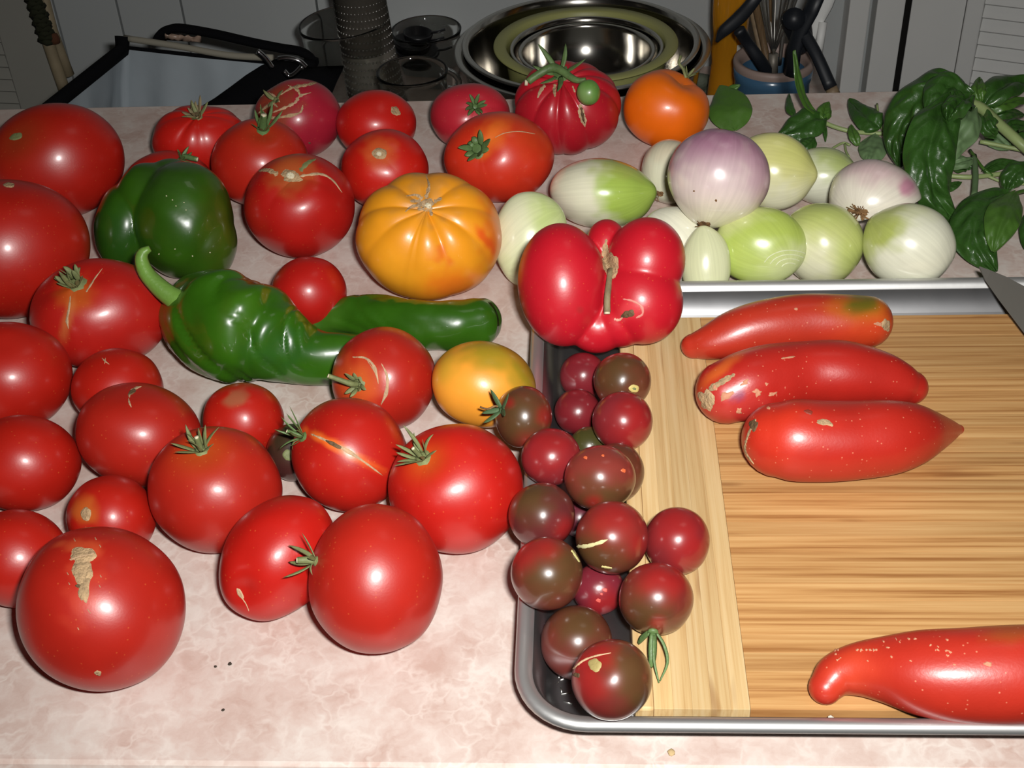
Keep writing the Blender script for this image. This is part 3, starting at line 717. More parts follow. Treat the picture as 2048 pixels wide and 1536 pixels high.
patch(b, 166, 1110, 27, 19, 4, 'scar', CORK, .16, seed=3); patch(b, 165, 1142, 22, 30, 3, 'scar', CORK, .2, seed=4); patch(b, 169, 1176, 13, 31, 2, 'scar', CORK, .25, seed=5)
crack(b, [(140, 1120), (160, 1114), (188, 1108)], 1.6, mat=PALE, seed=8, lift=.0007); patch(b, 157, 1172, 6, 5, 0, 'gash', GASH, .3); patch(b, 196, 1346, 7, 6, 0, 'blossom_scar', CORK, .3)
for x, y in ((148, 1078), (190, 1075), (199, 1090), (134, 1145), (200, 1150), (137, 1165), (198, 1170), (175, 1218), (155, 1255), (178, 1222)):
    crack(b, [(x, y), (x+3, y+5)], 1.1, name='fleck', mat=PALE)
b = tomato('roma', 'oval plum-shaped red tomato with a pale end scar, left of the front round tomato', (482, 1187), base=(.43, .009, .005), dimple=.10, dimple_w=.30, blossom=.01, seed=13, rough=.02, dents=[(470, 1170, .35, .02)])
patch(b, 480, 1187, 5, 14, -28, 'blossom_scar', PALE, .15); crack(b, [(484, 1196), (492, 1208), (498, 1222)], [1.5, 1, .8])
b = tomato('front_round', 'big smooth red tomato at the front, its dried calyx turned left toward the plum-shaped one', (630, 1130), base=RED2, dimple=.05, seed=14)
calyx(b, 632, 1122, 6, 52, .75, 7, 26, stem_dir=(-1, .15), mat=CALYX, seed=15, curl=1.2, disc=12, stem_r=7)
b = tomato('right_calyx', 'big bright red tomato with a fringed calyx at its upper left, beside the cherry tomatoes', (846, 916), base=(.44, .010, .006), dimple=.10, dimple_w=.35, shoulder=((.55, .12, .01), .3, .5), seed=16, ribs=2, rib_amt=.02)
calyx(b, 844, 916, 11, 56, 1.1, 6, 26, mat=CALYX, seed=17, curl=.6, disc=22)
b = tomato('split', 'red tomato split by a long orange-edged crack running right from its calyx', (612, 872), base=(.42, .011, .006), dimple=.06, seed=18, spots=[(680, 897, (70, 9, 28), (.80, .16, .02), .8, .6, .3)], dents=[])
calyx(b, 606, 874, 10, 56, .85, 3.6, 24, mat=CALYX2, stem_dir=(-.9, -.3), seed=19, curl=1.3, disc=13)
crack(b, [(622, 868), (650, 880), (690, 899), (730, 925), (765, 951)], [2, 3, 4.5, 3, 1], name='crack', mat=PALE); patch(b, 668, 889, 19, 5, 25, 'gash', GASH, .2, lift=.0006)
b = tomato('arc_cracks', 'red tomato with two pale curved cracks and a stalk pointing left over the pepper', (718, 765), base=RED2, dimple=.06, seed=20, spots=[(712, 765, 46, (.62, .10, .02), .6, .6)], shoulder=((.55, .12, .02), .3, .5))
calyx(b, 716, 768, 8, 26, .9, 7, 50, mat=CALYX, stem_dir=(-1, -.5), seed=22, curl=.9, disc=17, stem_r=5)
crack(b, [(705, 714), (730, 716), (748, 733), (757, 765)], [1.3, 2.5, 3.2, 1.5], mat=PALE); crack(b, [(763, 727), (774, 752), (773, 783), (762, 810)], [1, 3, 4, 1.5], mat=PALE); crack(b, [(735, 722), (750, 745), (757, 768)], [.8, 1.5, 1])
b = tomato('small_center', 'small plain dark red tomato in the middle, above the long green pepper', 'up', base=(.42, .009, .006), dimple=0, seed=23)
b = tomato('star_scar', 'dark red tomato with a brown woody stem scar and cracks spreading from it', (583, 348), base=(.43, .009, .006), dimple=.13, dimple_w=.4, ribs=3, rib_amt=.035, seed=24, spots=[(583, 345, 42, (.42, .13, .03), .6, .6)])
patch(b, 582, 352, 23, 13, 0, 'stem_scar', CORK, .3, seed=2); patch(b, 581, 352, 9, 7, 0, 'stem_end', CUT, .1, lift=.0015)
crack(b, [(556, 349), (535, 340), (516, 342)], [6, 5, 2], mat=CORK); crack(b, [(600, 342), (615, 326), (632, 318)], [5, 5, 2], mat=CALYX); crack(b, [(600, 352), (640, 348), (665, 360), (684, 385)], [3, 3, 2, 1]); 
b = tomato('calyx_mid', 'red tomato with an upright green calyx, left of the scar-topped dark red one', (528, 262), base=(.46, .016, .007), dimple=.10, dimple_w=.3, shoulder=((.35, .06, .012), .5, .4), seed=25)
calyx(b, 526, 258, 10, 46, 1.3, 5.5, 26, mat=CALYX2, seed=26, curl=.1, disc=18, stem_r=7)
b = tomato('ribbed_back', 'ribbed red tomato with a dry tufted calyx near the bag', (395, 226), base=(.52, .012, .007), ribs=7, rib_amt=.06, dimple=.08, seed=27)
calyx(b, 394, 232, 9, 30, 1.1, 7, 0, mat=DRY, seed=28, curl=.3, disc=11); calyx(b, 397, 236, 5, 32, .9, 6, 0, mat=CALYX, seed=44, curl=.2, disc=8)
b = tomato('behind_pepper', 'small red tomato mostly hidden behind the green bell pepper', (365, 318), base=(.42, .014, .008), dimple=.08, ribs=5, rib_amt=.03, seed=29)
calyx(b, 362, 320, 6, 28, .9, 5, 30, mat=CALYX2, stem_dir=(.6, .5), seed=30, disc=8, stem_r=5)
b = tomato('scarred', 'purplish red tomato with a web of rough tan scars on its left side', (530, 200), base=(.36, .012, .03), dimple=.08, seed=31, ribs=3, rib_amt=.03, spots=[(545, 205, (48, 52, 10), (.26, .05, .02), .8, .6, .5)])
for i, pts in enumerate(([(560, 190), (585, 175), (612, 170), (640, 163)], [(545, 225), (570, 215), (590, 205), (600, 192), (622, 185)], [(520, 215), (540, 235), (575, 232), (600, 225), (606, 210)], [(512, 200), (530, 188), (548, 192), (560, 205)], [(575, 170), (595, 180), (600, 195)], [(524, 250), (540, 262), (560, 258)], [(515, 228), (530, 215), (545, 207), (556, 215)])):
    crack(b, pts, [1.2]+[3.2]*(len(pts)-2)+[1.2], name='scar', mat=(CORK, PALE)[i % 2], seed=i, rag=.5)
calyx(b, 552, 200, 4, 24, .5, 6, 0, mat=CALYX, seed=32, disc=9); patch(b, 619, 286, 2.5, 2, 0, 'speck', GASH)
b = tomato('right_back', 'red tomato with an oval corky scar on its upper right, behind the round-scarred one', (793, 222), base=(.50, .010, .006), dimple=.06, seed=33)
patch(b, 791, 222, 8, 13, -35, 'stem_scar', CORK, .25)
b = tomato('round_scar', 'red tomato with a round tan stem scar on top, behind the yellow-orange heirloom', (759, 306), base=(.53, .012, .006), dimple=.05, seed=34, spots=[(760, 305, 30, (.62, .14, .03), .6, .6)], ribs=4, rib_amt=.012)
patch(b, 759, 307, 16, 13, 0, 'stem_scar', CORK, .12); patch(b, 758, 308, 6, 5, 0, 'stem_end', CUT, .1, lift=.001)
b = tomato('pink_back', 'pinkish red tomato with a small spiky calyx, left of the deeply ribbed dark pink one', (951, 213), base=(.46, .018, .032), dimple=.09, ribs=4, rib_amt=.03, seed=35)
calyx(b, 950, 214, 9, 28, .8, 5.5, 0, mat=CALYX2, seed=36, disc=10, curl=.2)
b = tomato('crumpled_calyx', 'large orange-red tomato with a crumpled flat calyx at its upper left', (957, 297), base=(.60, .030, .010), dimple=.10, dimple_w=.35, ribs=3, rib_amt=.045, seed=37, spots=[(985, 270, (22, 45, 40), (.85, .20, .02), .7, .7), (1065, 250, 60, (.60, .06, .012), .5, .8)])
calyx(b, 955, 298, 9, 30, .75, 10, 0, mat=CALYX2, seed=38, disc=20, curl=1.8); crack(b, [(990, 275), (1010, 266), (1040, 263), (1070, 268)], .9)
b = tomato('heirloom_back', 'deeply ribbed dark pink tomato with split seams and a tiny green tomato on its calyx', (1122, 152), base=(.43, .010, .020), dimple=.14, dimple_w=.5, ribs=10, rib_amt=.11, rib_pow=.8, seed=39, nu=160, nv=72)
cx = calyx(b, 1118, 148, 6, 52, .45, 8, 0, mat=CALYX2, seed=40, disc=22, curl=.5)
hp = [cast(b, x, y) for x, y in ((1062, 166), (1085, 150), (1115, 142), (1150, 160), (1168, 172))]
kk = b.dep/FPX
mkc('stem', *tube_vf(catmull([p+n*(kk*q) for (p, n), q in zip(hp, (10, 16, 12, 12, 16))], 4), [kk*w_ for w_ in np.interp(range(17), (0, 8, 16), (7, 9, 4))], 8), CALYX2, cx)
p, n = cast(b, 1053, 168); mkc('stem_end', *tube_vf([p+n*kk*8+Vector(R_)*kk*8, p+n*kk*9+Vector(R_)*kk*3], kk*6, 8), CUT, cx)
crack(b, [(1160, 208), (1163, 228), (1167, 240), (1170, 254)], [4, 8, 7, 1.5], name='seam', mat=PALE); crack(b, [(1162, 214), (1166, 236), (1169, 247)], [2.5, 3.5, 1], name='gash', mat=GASH, lift=.001)
crack(b, [(1090, 170), (1081, 182), (1075, 196)], [4, 4, 2], name='seam'); crack(b, [(1110, 168), (1109, 182), (1110, 194)], [4, 4, 2], name='seam', mat=CORK); crack(b, [(1145, 172), (1150, 185)], [2, 2], name='seam')
# the tiny green fruit still on its truss
C, A = ellipsoid(1177, 185, 24, 26, 0, 1, 0); d_ = depth_of(cast(b, 1177, 190)[0])-.012; C = CAM+ray(1177, 185)*d_; A = A*(d_/depth_of(ellipsoid(1177, 185, 24, 26)[0]))
gb = sphere_body('green_fruit', C, A, (1172, 172), base=(.12, .26, .05), dimple=.03, nu=32, nv=20, seed=41, spots=[(1168, 190, 16, (.22, .34, .12), .6, .7)])
def adopt(child, parent):
    wl = Vector(WORLD[child.name]); child.parent = parent; child.location = wl-Vector(WORLD[parent.name])
adopt(gb.o, b.o)
b = tomato('orange', 'bright orange tomato beside the basil leaf', (1376, 152), base=ORG, dimple=.26, dimple_w=.5, ribs=3, rib_amt=.05, seed=42, spots=[(1330, 250, (80, 50, 0), (.90, .14, .004), .5, .8)])
c_ = calyx(b, 1374, 154, 6, 26, 1.0, 4, 0, mat=CALYX, seed=43, disc=7, curl=.4)
kk = b.dep/FPX; p, n = cast(b, 1372, 156)
mkc('stem', *tube_vf(catmull([p, p+Vector(U_)*kk*18-Vector(R_)*kk*6, p+Vector(U_)*kk*30-Vector(R_)*kk*14, p+Vector(U_)*kk*44-Vector(R_)*kk*10], 4), [kk*3]*13, 6), CALYX, c_)
b = tomato('yellow_heirloom', 'large ribbed yellow-orange heirloom tomato with red streaks and a deep stem hollow', (852, 405), base=YEL, dimple=.20, dimple_w=.45, ribs=9, rib_amt=.10, rib_pow=.9, rib_low=.08, seed=45, nu=160, nv=72,
  spots=[(780, 385, 60, (.62, .25, .012), .5, .8), (1000, 480, (30, 90, -10), (.75, .12, .012), .75, .8), (972, 480, (9, 34, -35), (.72, .06, .01), .75, .5), (884, 515, (20, 12, 30), (.70, .07, .01), .55, .6, .8), (905, 570, (50, 26, -10), (.78, .11, .01), .6, .8), (850, 395, 42, (.42, .2, .05), .5, .7, .6), (760, 560, 60, (.85, .36, .02), .5, .8)])
patch(b, 852, 410, 18, 14, -20, 'stem_scar', CORK, .3, seed=7); patch(b, 856, 412, 7, 6, 0, 'stem_end', CUT, .2, lift=.0012)
for pts in ([(845, 398), (832, 390), (812, 392)], [(852, 396), (858, 372), (852, 350)], [(838, 410), (822, 414), (810, 424)], [(868, 404), (884, 396)], [(842, 402), (820, 402)], [(860, 420), (864, 432)]):
    crack(b, pts, [5, 3, 1][:len(pts)], name='seam', mat=CORK)
b = tomato('yellow_plum', 'smooth yellow-orange plum tomato with green shoulders beside the cherry tomatoes', (1068, 758), base=(.78, .30, .03), dimple=0, tip=.0, seed=46, shoulder=((.28, .20, .012), .75, .75), spots=[(985, 705, (80, 34, 14), (.28, .21, .012), .9, .8), (1050, 745, (26, 40, 0), (.24, .20, .012), .8, .8), (890, 730, (22, 40, 0), (.40, .27, .02), .6, .8)])
DK = dict(name='dark_tomato', group='dark tomatoes on the counter')
b = tomato('dark_round', 'small dark purple-brown tomato peeping between the red ones left of the split tomato', (577, 909), base=(.055, .016, .014), mat=MC, dimple=.05, seed=47, group='small dark tomatoes', spots=[(560, 870, 40, (.035, .03, .012), .7, .8)])
patch(b, 576, 910, 11, 13, 0, 'stem_scar', CALYX, .15)

# ------------------------------------------------------------------ compound bodies
def compound(name, parts, mat, base, spots, vox=.0011, smooth=6, seed=0, post=None):
    bm = bmesh.new()
    for C, A in parts:
        r = bmesh.ops.create_uvsphere(bm, u_segments=48, v_segments=28, radius=1)
        for v in r['verts']: v.co = Vector(C+A@np.array(v.co))
        if np.linalg.det(A) < 0: bmesh.ops.reverse_faces(bm, faces=list({f for v in r['verts'] for f in v.link_faces}))
    me = bpy.data.meshes.new('tmp'); bm.to_mesh(me); bm.free()
    t = bpy.data.objects.new('tmp', me); COL.objects.link(t)
    m = t.modifiers.new('r', 'REMESH'); m.mode = 'VOXEL'; m.voxel_size = vox
    s = t.modifiers.new('s', 'SMOOTH'); s.factor = .5; s.iterations = smooth
    dg = bpy.context.evaluated_depsgraph_get(); dg.update(); ev = t.evaluated_get(dg).to_mesh()
    V = np.zeros(len(ev.vertices)*3); ev.vertices.foreach_get('co', V); V = V.reshape(-1, 3); Fc = [tuple(p.vertices) for p in ev.polygons]
    bpy.data.objects.remove(t); bpy.data.meshes.remove(me)
    if post: V = post(V)
    cols = paint(V, base, spots, seed); C = parts[0][0]; low = V[:, 2].min()
    o = mk(name, [tuple(v) for v in V], Fc, mat, None, (C[0], C[1], low), cols=cols)
    B = Body(); B.o = o; B.bvh = BVHTree.FromPolygons([Vector(v) for v in V], Fc); B.C = Vector(C); B.dep = depth_of(C); return B
b = compound('tomato', BIGPP, MT, (.47, .008, .018), [(1262, 620, (26, 16, -30), (.62, .05, .06), .6, .6), (1160, 620, 6, (.3, .02, .02), .5, .6)], smooth=5)
tag(b.o, 'huge lobed pink-red heirloom tomato leaning over the tray corner', 'tomato', 'tomatoes on the counter')
patch(b, 1222, 530, 16, 30, 5, 'stem_scar', CORK, .3); crack(b, [(1213, 478), (1210, 500), (1216, 520)], [2, 7, 10], name='seam', mat=CORK)
kk = b.dep/FPX; pp = [cast(b, x, y)[0] for x, y in ((1222, 540), (1214, 590), (1213, 625))]; f_ = Vector(F_)
mkc('stem', *tube_vf(catmull([pp[0]-f_*kk*2, pp[1]-f_*kk*14, pp[2]-f_*kk*18], 4), [kk*7.5, kk*7, kk*6.5, kk*6.5, kk*6.5, kk*6.5, kk*6.5, kk*6.5, kk*7], 8), DRY, b.o)
mkc('stem_end', *tube_vf([pp[2]-f_*kk*18, pp[2]-f_*kk*18-Vector(U_)*kk*4], kk*6, 8), CUT, b.o)
patch(b, 1256, 628, 14, 9, -25, 'gash', GASH, .3); crack(b, [(1246, 598), (1265, 602), (1282, 612), (1285, 628), (1272, 636)], [1.5, 2.5, 3, 3, 2], mat=plain('pink_callus', (.62, .22, .18), .5)); crack(b, [(1228, 638), (1238, 640), (1246, 634)], [3, 3, 1.5], mat=plain('pink_callus_pale', (.66, .32, .24), .5))
def bumpy(amp, sc):
    def f(V):
        c = V.mean(0); out = V.copy()
        for i, v in enumerate(V):
            d = v-c; out[i] = v+d/np.linalg.norm(d)*amp*noise.noise(Vector(v)*sc)
        return out
    return f
b = compound('bell_pepper', BELLP, MG, (.026, .085, .004), [(440, 440, (38, 90, 0), (.060, .075, .006), .6, .9, .2), (330, 345, 50, (.03, .075, .012), .6, .8), (235, 470, 50, (.012, .06, .008), .6, .8)], smooth=10, post=bumpy(.0012, 60))
tag(b.o, 'squat shiny green bell pepper with deep lobes beside the big left tomatoes', 'pepper')
for i, (x, y) in enumerate(((345, 400), (352, 412), (368, 405), (372, 420), (333, 392), (350, 498), (420, 505), (318, 508), (385, 512))): patch(b, x, y, 1.4, 1.1, 0, 'speck', CUT, .2)

def rand_seeds(n):
    r = random.Random(n); return [r.random() for _ in range(n)]
def long_body(name, S, mat, base, spots, deform=None, seg=48, seed=0, endfac=(1., 1.), shear=None):
    """tube through spheres S with rounded ends"""
    P = [Vector(c) for c, r in S]; R = [r for c, r in S]
    d0 = (P[0]-P[1]).normalized(); d1 = (P[-1]-P[-2]).normalized()
    pre = [(P[0]+d0*(R[0]*endfac[0]*math.sin(a)), R[0]*math.cos(a)) for a in [math.radians(x) for x in (88, 80, 70, 58, 44, 30, 15)]]
    post = [(P[-1]+d1*(R[-1]*endfac[1]*math.sin(a)), R[-1]*math.cos(a)) for a in [math.radians(x) for x in (15, 30, 44, 58, 70, 80, 88)]]
    P = [p for p, r in pre]+P+[p for p, r in post]; R = [r for p, r in pre]+R+[r for p, r in post]
    Pf, T_, N_ = frames(P); T_ = [sum((T_[max(0, min(len(T_)-1, i+k))] for k in (-2, -1, 0, 1, 2)), Vector())/5 for i in range(len(T_))]
    V = []; up = Vector((0, 0, 1)); n = len(P)
    for i, (p, t, r) in enumerate(zip(Pf, T_, R)):
        t = t.normalized(); u = (up-t*up.dot(t)).normalized(); s = t.cross(u)
        for k in range(seg):
            a = 2*math.pi*k/seg; rr = r*(1+(deform(i/n, a)*min(1, (i/n)*7, (1-i/n)*4.5) if deform else 0)); V.append(p+s*(math.cos(a)*rr)+u*(math.sin(a)*rr))
    Fc = []
    for i in range(n-1):
        for k in range(seg):
            a, b_ = i*seg+k, i*seg+(k+1) % seg; Fc.append((a, b_, b_+seg, a+seg))
    Fc.append(tuple(reversed(range(seg)))); Fc.append(tuple(range((n-1)*seg, n*seg)))
    VN = np.array([tuple(v) for v in V]); low = VN[:, 2].min(); mid = Pf[n//2]
    o = mk(name, V, Fc, mat, None, (mid.x, mid.y, low), cols=paint(VN, base, spots, seed))
    fixn(o)
    B = Body(); B.o = o; B.bvh = BVHTree.FromPolygons([Vector(v) for v in V], Fc); B.C = mid; B.dep = depth_of(mid); return B
def wrinkle(n_, amp, amp2, sd):
    def f(t, a):
        w_ = math.exp(-((t-.30)/.22)**2)
        rid = (1-abs(noise.noise(Vector((t*13+sd+1.5*math.sin(a), math.cos(a)*.8, math.sin(a)*.8))))*2.2); rid = max(0, rid)**3
        return (-rid*.085*math.exp(-((t-.34)/.24)**4)+amp*math.sin(n_*2*math.pi*t+2*math.sin(a+sd)+1.2*math.sin(2*a))*max(0, math.sin(a+.5))*w_
                + amp2*noise.noise(Vector((t*9+sd, math.cos(a)*1.2, math.sin(a)*1.2)))+.035*math.cos(3*a+1+2*t))
    return f
# the spines are finely resampled so that wrinkles have geometry
def dense(S, n):
    P = catmull([np.r_[c, r] for c, r in S], n); return [(p[:3], p[3]) for p in P]
b2 = long_body('green_pepper', dense(G2, 2), MG, (.025, .092, .004), [(640, 625, (40, 40, 0), (.05, .13, .012), .5, .8)], wrinkle(6, .02, .10, 3), seed=2, endfac=(1, .85))
tag(b2.o, 'long green pepper with a blunt tip, behind the wrinkled one', 'pepper', 'long green peppers')
b = long_body('green_pepper', dense(G1, 3), MG, (.028, .105, .004), [(480, 625, (30, 60, 20), (.045, .13, .006), .6, .9, .3), (560, 700, (60, 40, 0), (.022, .095, .016), .6, .8, .4), (450, 620, (10, 45, 15), (.04, .07, .006), .3, .8)], wrinkle(9, .055, .09, 1), seg=72, seed=1, endfac=(.75, 1))
tag(b.o, 'long wrinkled glossy green pepper with a hooked stem', 'pepper', 'long green peppers')
kk = b.dep/FPX
sp = [(300, 497, 30), (287, 505, 30), (283, 520, 30), (292, 545, 28), (312, 568, 26), (335, 588, 24), (358, 602, 22), (378, 610, 20)]
P = [Vector(CAM+ray(x, y)*(b.dep-.006+.0005*i)) for i, (x, y, q) in enumerate(sp)]
mkc('stem', *tube_vf(catmull(P, 3), [kk*w_ for w_ in np.interp(range(22), (0, 3, 8, 16, 21), (6, 11, 15, 21, 28))], 12), PEPSTEM, b.o)

# long paste tomatoes on the board
LPALE = plain('weathered_skin', (.52, .23, .13), .7, bump=.3, bscale=500, var=.25, vscale=150)
def longt(pts, label, base, spots, zs=ZT, **k):
    S = spine_place('L', pts, zs, 1.); B = long_body('long_tomato', dense(S, 1), MP, base, spots, **k)
    tag(B.o, label, 'tomato', 'long tomatoes on the cutting board'); return B
dd = lambda sd, am=.05: (lambda t, a: am*noise.noise(Vector((t*5+sd, math.cos(a), math.sin(a))))*1.2)
b = longt([(1388, 692, 26), (1420, 685, 36), (1470, 668, 49), (1530, 654, 56), (1600, 645, 58), (1680, 645, 56), (1735, 644, 52)], 'long red tomato with a green patch at its stem end, farthest back on the board', (.42, .028, .012),
  [(1725, 615, (60, 30, 5), (.45, .14, .01), .85, .7), (1722, 610, (34, 18, 0), (.09, .10, .008), .9, .6, .3), (1740, 665, (60, 30, 0), (.62, .06, .012), .6, .9)], deform=dd(1), seed=5, endfac=(1, .95))
patch(b, 1772, 650, 9, 15, 0, 'stem_scar', CORK, .3); patch(b, 1757, 648, 8, 5, 0, 'scar', LPALE, .4); patch(b, 1592, 618, 4, 3, 0, 'speck', LPALE)
b = longt([(1452, 785, 64), (1490, 772, 71), (1540, 757, 71), (1610, 748, 66), (1690, 747, 65), (1760, 757, 54), (1800, 768, 43), (1822, 775, 34)], 'long red tomato with tan scars on its left end, between two others', (.40, .016, .010),
  [(1440, 740, (50, 10, -40), (.62, .12, .02), .8, .6), (1480, 805, (50, 40, 0), (.48, .04, .035), .6, .8, .5), (1478, 790, 12, (.18, .03, .10), .7, .6)], deform=dd(2), seed=6, endfac=(.95, 1))
crack(b, [(1470, 748), (1450, 760), (1430, 772), (1418, 780)], [3, 7, 7, 8], name='scar', mat=CORK); patch(b, 1413, 800, 15, 26, -25, 'stem_scar', CORK, .35, seed=3)
for x, y, rx, ry in ((1452, 792, 12, 10), (1490, 765, 9, 5), (1515, 785, 9, 7), (1478, 822, 6, 6), (1545, 788, 9, 4), (1430, 775, 5, 5), (1533, 768, 4, 3)): patch(b, x, y, rx, ry, -20, 'scar', LPALE, .5, seed=x)
crack(b, [(1562, 717), (1590, 713)], 2.2, name='scar', mat=LPALE)
b = longt([(1556, 879, 76), (1590, 880, 83), (1645, 883, 81), (1710, 881, 79), (1775, 876, 76), (1825, 869, 63), (1862, 864, 44), (1894, 861, 25), (1917, 859, 10)], 'fat long red tomato with a pointed right tip, nearest of the trio on the board', (.41, .018, .010),
  [(1555, 860, (70, 60, 0), (.60, .035, .012), .6, .9)], deform=dd(3, .04), seed=7, endfac=(.95, 1.3))
patch(b, 1507, 850, 9, 14, 20, 'stem_scar', GASH, .35); crack(b, [(1492, 880), (1490, 900), (1497, 915), (1508, 928)], [3, 3, 2.5, 1.5], name='scar', mat=CORK); crack(b, [(1512, 838), (1500, 860), (1492, 882)], [2, 3, 3], name='scar', mat=CORK)
patch(b, 1650, 845, 18, 7, 15, 'scar', CORK, .3, seed=9); patch(b, 1617, 824, 9, 5, 10, 'dent', plain('dent_brown', (.22, .03, .015), .6), .3); patch(b, 1537, 816, 4, 3, 0, 'speck', LPALE)
b = longt([(1651, 1375, 34), (1672, 1352, 43), (1712, 1340, 53), (1764, 1339, 65), (1835, 1345, 83), (1920, 1350, 93), (2030, 1349, 99), (2140, 1345, 95), (2200, 1340, 80)], 'long red tomato with a bent tip, running out of the frame at the lower right', (.42, .024, .012),
  [(2030, 1262, (50, 20, 0), (.30, .09, .015), .6, .8), (1700, 1340, (50, 60, 0), (.60, .06, .02), .5, .9)], deform=dd(4, .03), seed=8, zs=ZT)
patch(b, 1976, 1328, 8, 6, 0, 'scar', LPALE, .4)
r5 = random.Random(4)
for i in range(34):
    t_ = r5.random(); x = 1660+t_*260; y = 1300-14*math.sin(t_*3)+r5.gauss(0, 14); patch(b, x, max(y, 1278 if x > 1760 else 1300), r5.uniform(1.5, 3.6), r5.uniform(1.2, 2.2), r5.uniform(0, 180), 'fleck', LPALE, .5, seed=i)

# ------------------------------------------------------------------ cherry tomatoes
def cherry(key, label, pole='down', green=(), red=(), **k):
    sp = [(x, y, r, (.075, .042, .014), .85, .9, .3) for x, y, r in green]+[(x, y, r, (.28, .012, .012), .75, .9, .3) for x, y, r in red]
    k.setdefault('base', (.19, .020, .019))
    B = sphere_body('cherry_tomato', *PL[key], pole, mat=MC, spots=sp+list(k.pop('spots', [])), dimple=k.pop('dimple', 0), rough=.008, nu=64, nv=36, seed=hash(key) % 1 + len(key)*3+ord(key[2]), **k)
    tag(B.o, label, 'cherry tomato', 'dark cherry tomatoes heaped along the tray edge'); return B
b = cherry('c_green', 'small olive cherry tomato deep between its neighbours, only a green shoulder showing', base=(.05, .045, .012))
b = cherry('c_back', 'dark cherry tomato in the tray gutter right below the huge lobed tomato', base=(.17, .014, .02))
b = cherry('c_scar', 'olive-brown cherry tomato with a round yellow stem scar', (1269, 777), green=[(1235, 745, 45)], base=(.13, .03, .018), dimple=.03)
patch(b, 1268, 777, 11, 9, 0, 'stem_scar', plain('yellow_scar', (.52, .42, .14), .6), .12); patch(b, 1268, 777, 4, 3, 0, 'stem_end', CALYX, .2, lift=.0008)
b = cherry('c_gutter_mid', 'dark cherry tomato wedged between the calyxed one and the tray board', base=(.17, .013, .018))
b = cherry('c_right_up', 'wine-red cherry tomato on the board edge, second below the lobed tomato', red=[(1260, 870, 40), (1270, 820, 30)], base=(.19, .018, .022))
b = cherry('c_calyx', 'olive cherry tomato with a dark green calyx, touching the yellow plum tomato', (1003, 815), green=[(1040, 835, 50)], red=[(1095, 830, 18), (1060, 890, 22), (1018, 806, 9)], base=(.12, .03, .017), dimple=.04)
calyx(b, 1004, 820, 5, 46, .5, 9, 0, mat=plain('calyx_dark_green', (.06, .11, .045), .6), seed=51, disc=10, curl=.5)
k5 = PL['c_calyx']; kk = depth_of(k5[0])/FPX; p, n = cast(b, 1000, 815)
mkc('stem', *tube_vf(catmull([p+n*.001, Vector(CAM+ray(990, 812)*(depth_of(p)-.003)), Vector(CAM+ray(975, 818)*(depth_of(p)-.002)), Vector(CAM+ray(960, 814)*(depth_of(p)-.001))], 3), kk*2, 6), ROOT, b.o)
b = cherry('c_left_up', 'rosy cherry tomato just below the calyxed one', red=[(1100, 890, 50)], base=(.19, .018, .022))
b = cherry('c_hidden', 'brown cherry tomato half hidden behind the big speckled one on its right side', base=(.10, .028, .014))
b = cherry('c_big', 'big cherry tomato with small orange specks, left part of the heap middle', green=[(1190, 1010, 50), (1250, 1000, 30)], red=[(1187, 1005, 14)], base=(.19, .03, .022))
for x, y, r in ((1247, 941, 5), (1171, 915, 4), (1206, 911, 3)): patch(b, x, y, r, r, 0, 'speck', plain('orange_speck', (.62, .12, .04), .5), .3, lift=.0002)
b = cherry('c_sliver', 'dark purple cherry tomato in a gap in the middle of the heap, mostly covered', base=(.10, .015, .025))
b = cherry('c_dark_left', 'dark brownish cherry tomato overhanging the counter beside the big bright red tomato', green=[(1060, 990, 45)], base=(.10, .018, .018), red=[(1130, 1060, 26)])
b = cherry('c_seam', 'cherry tomato with a pale straight seam across it', red=[(1235, 1030, 55), (1280, 1090, 22)], green=[(1200, 1120, 60), (1165, 1095, 24)], base=(.17, .024, .019))
crack(b, [(1154, 1093), (1175, 1092), (1200, 1085), (1216, 1079)], [4, 4.5, 4, 1.5], name='seam', mat=plain('pale_seam', (.60, .55, .28), .6)); crack(b, [(1203, 1133), (1214, 1135), (1224, 1136)], [2.5, 2.5, 1.5], name='seam', mat=plain('pale_seam_b', (.55, .48, .2), .6))
b = cherry('c_board', 'reddish cherry tomato farthest right on the pale end of the board', red=[(1380, 1100, 35), (1350, 1040, 45)], base=(.19, .018, .02))
b = cherry('c_rim', 'olive and red cherry tomato sitting on the left tray rim', green=[(1140, 1120, 45), (1090, 1160, 40)], red=[(1040, 1110, 26), (1090, 1085, 30)], base=(.14, .026, .018))
crack(b, [(1143, 1100), (1152, 1113), (1159, 1124)], 2.4, name='seam', mat=plain('pale_seam_c', (.55, .5, .2), .6))
b = cherry('c_speck', 'cherry tomato with pink specks low in the heap', red=[(1210, 1210, 30)], base=(.16, .016, .026))
for x, y, r in ((1210, 1180, 5), (1197, 1201, 5), (1203, 1188, 3)): patch(b, x, y, r, r, 0, 'speck', plain('pink_speck', (.60, .09, .07), .5), .3, lift=.0002)
b = cherry('c_sepals', 'cherry tomato with long thin sepals hanging down onto the board', (1306, 1266), green=[(1290, 1235, 55)], red=[(1350, 1160, 35), (1315, 1248, 14), (1310, 1150, 40)], base=(.15, .024, .018), dimple=.03)
p, n = cast(b, 1306, 1262); kk = depth_of(p)/FPX; cxx = mkc('calyx', *tube_vf([p-n*.0005, p+n*.0012], kk*11, 10), CALYX2, b.o)
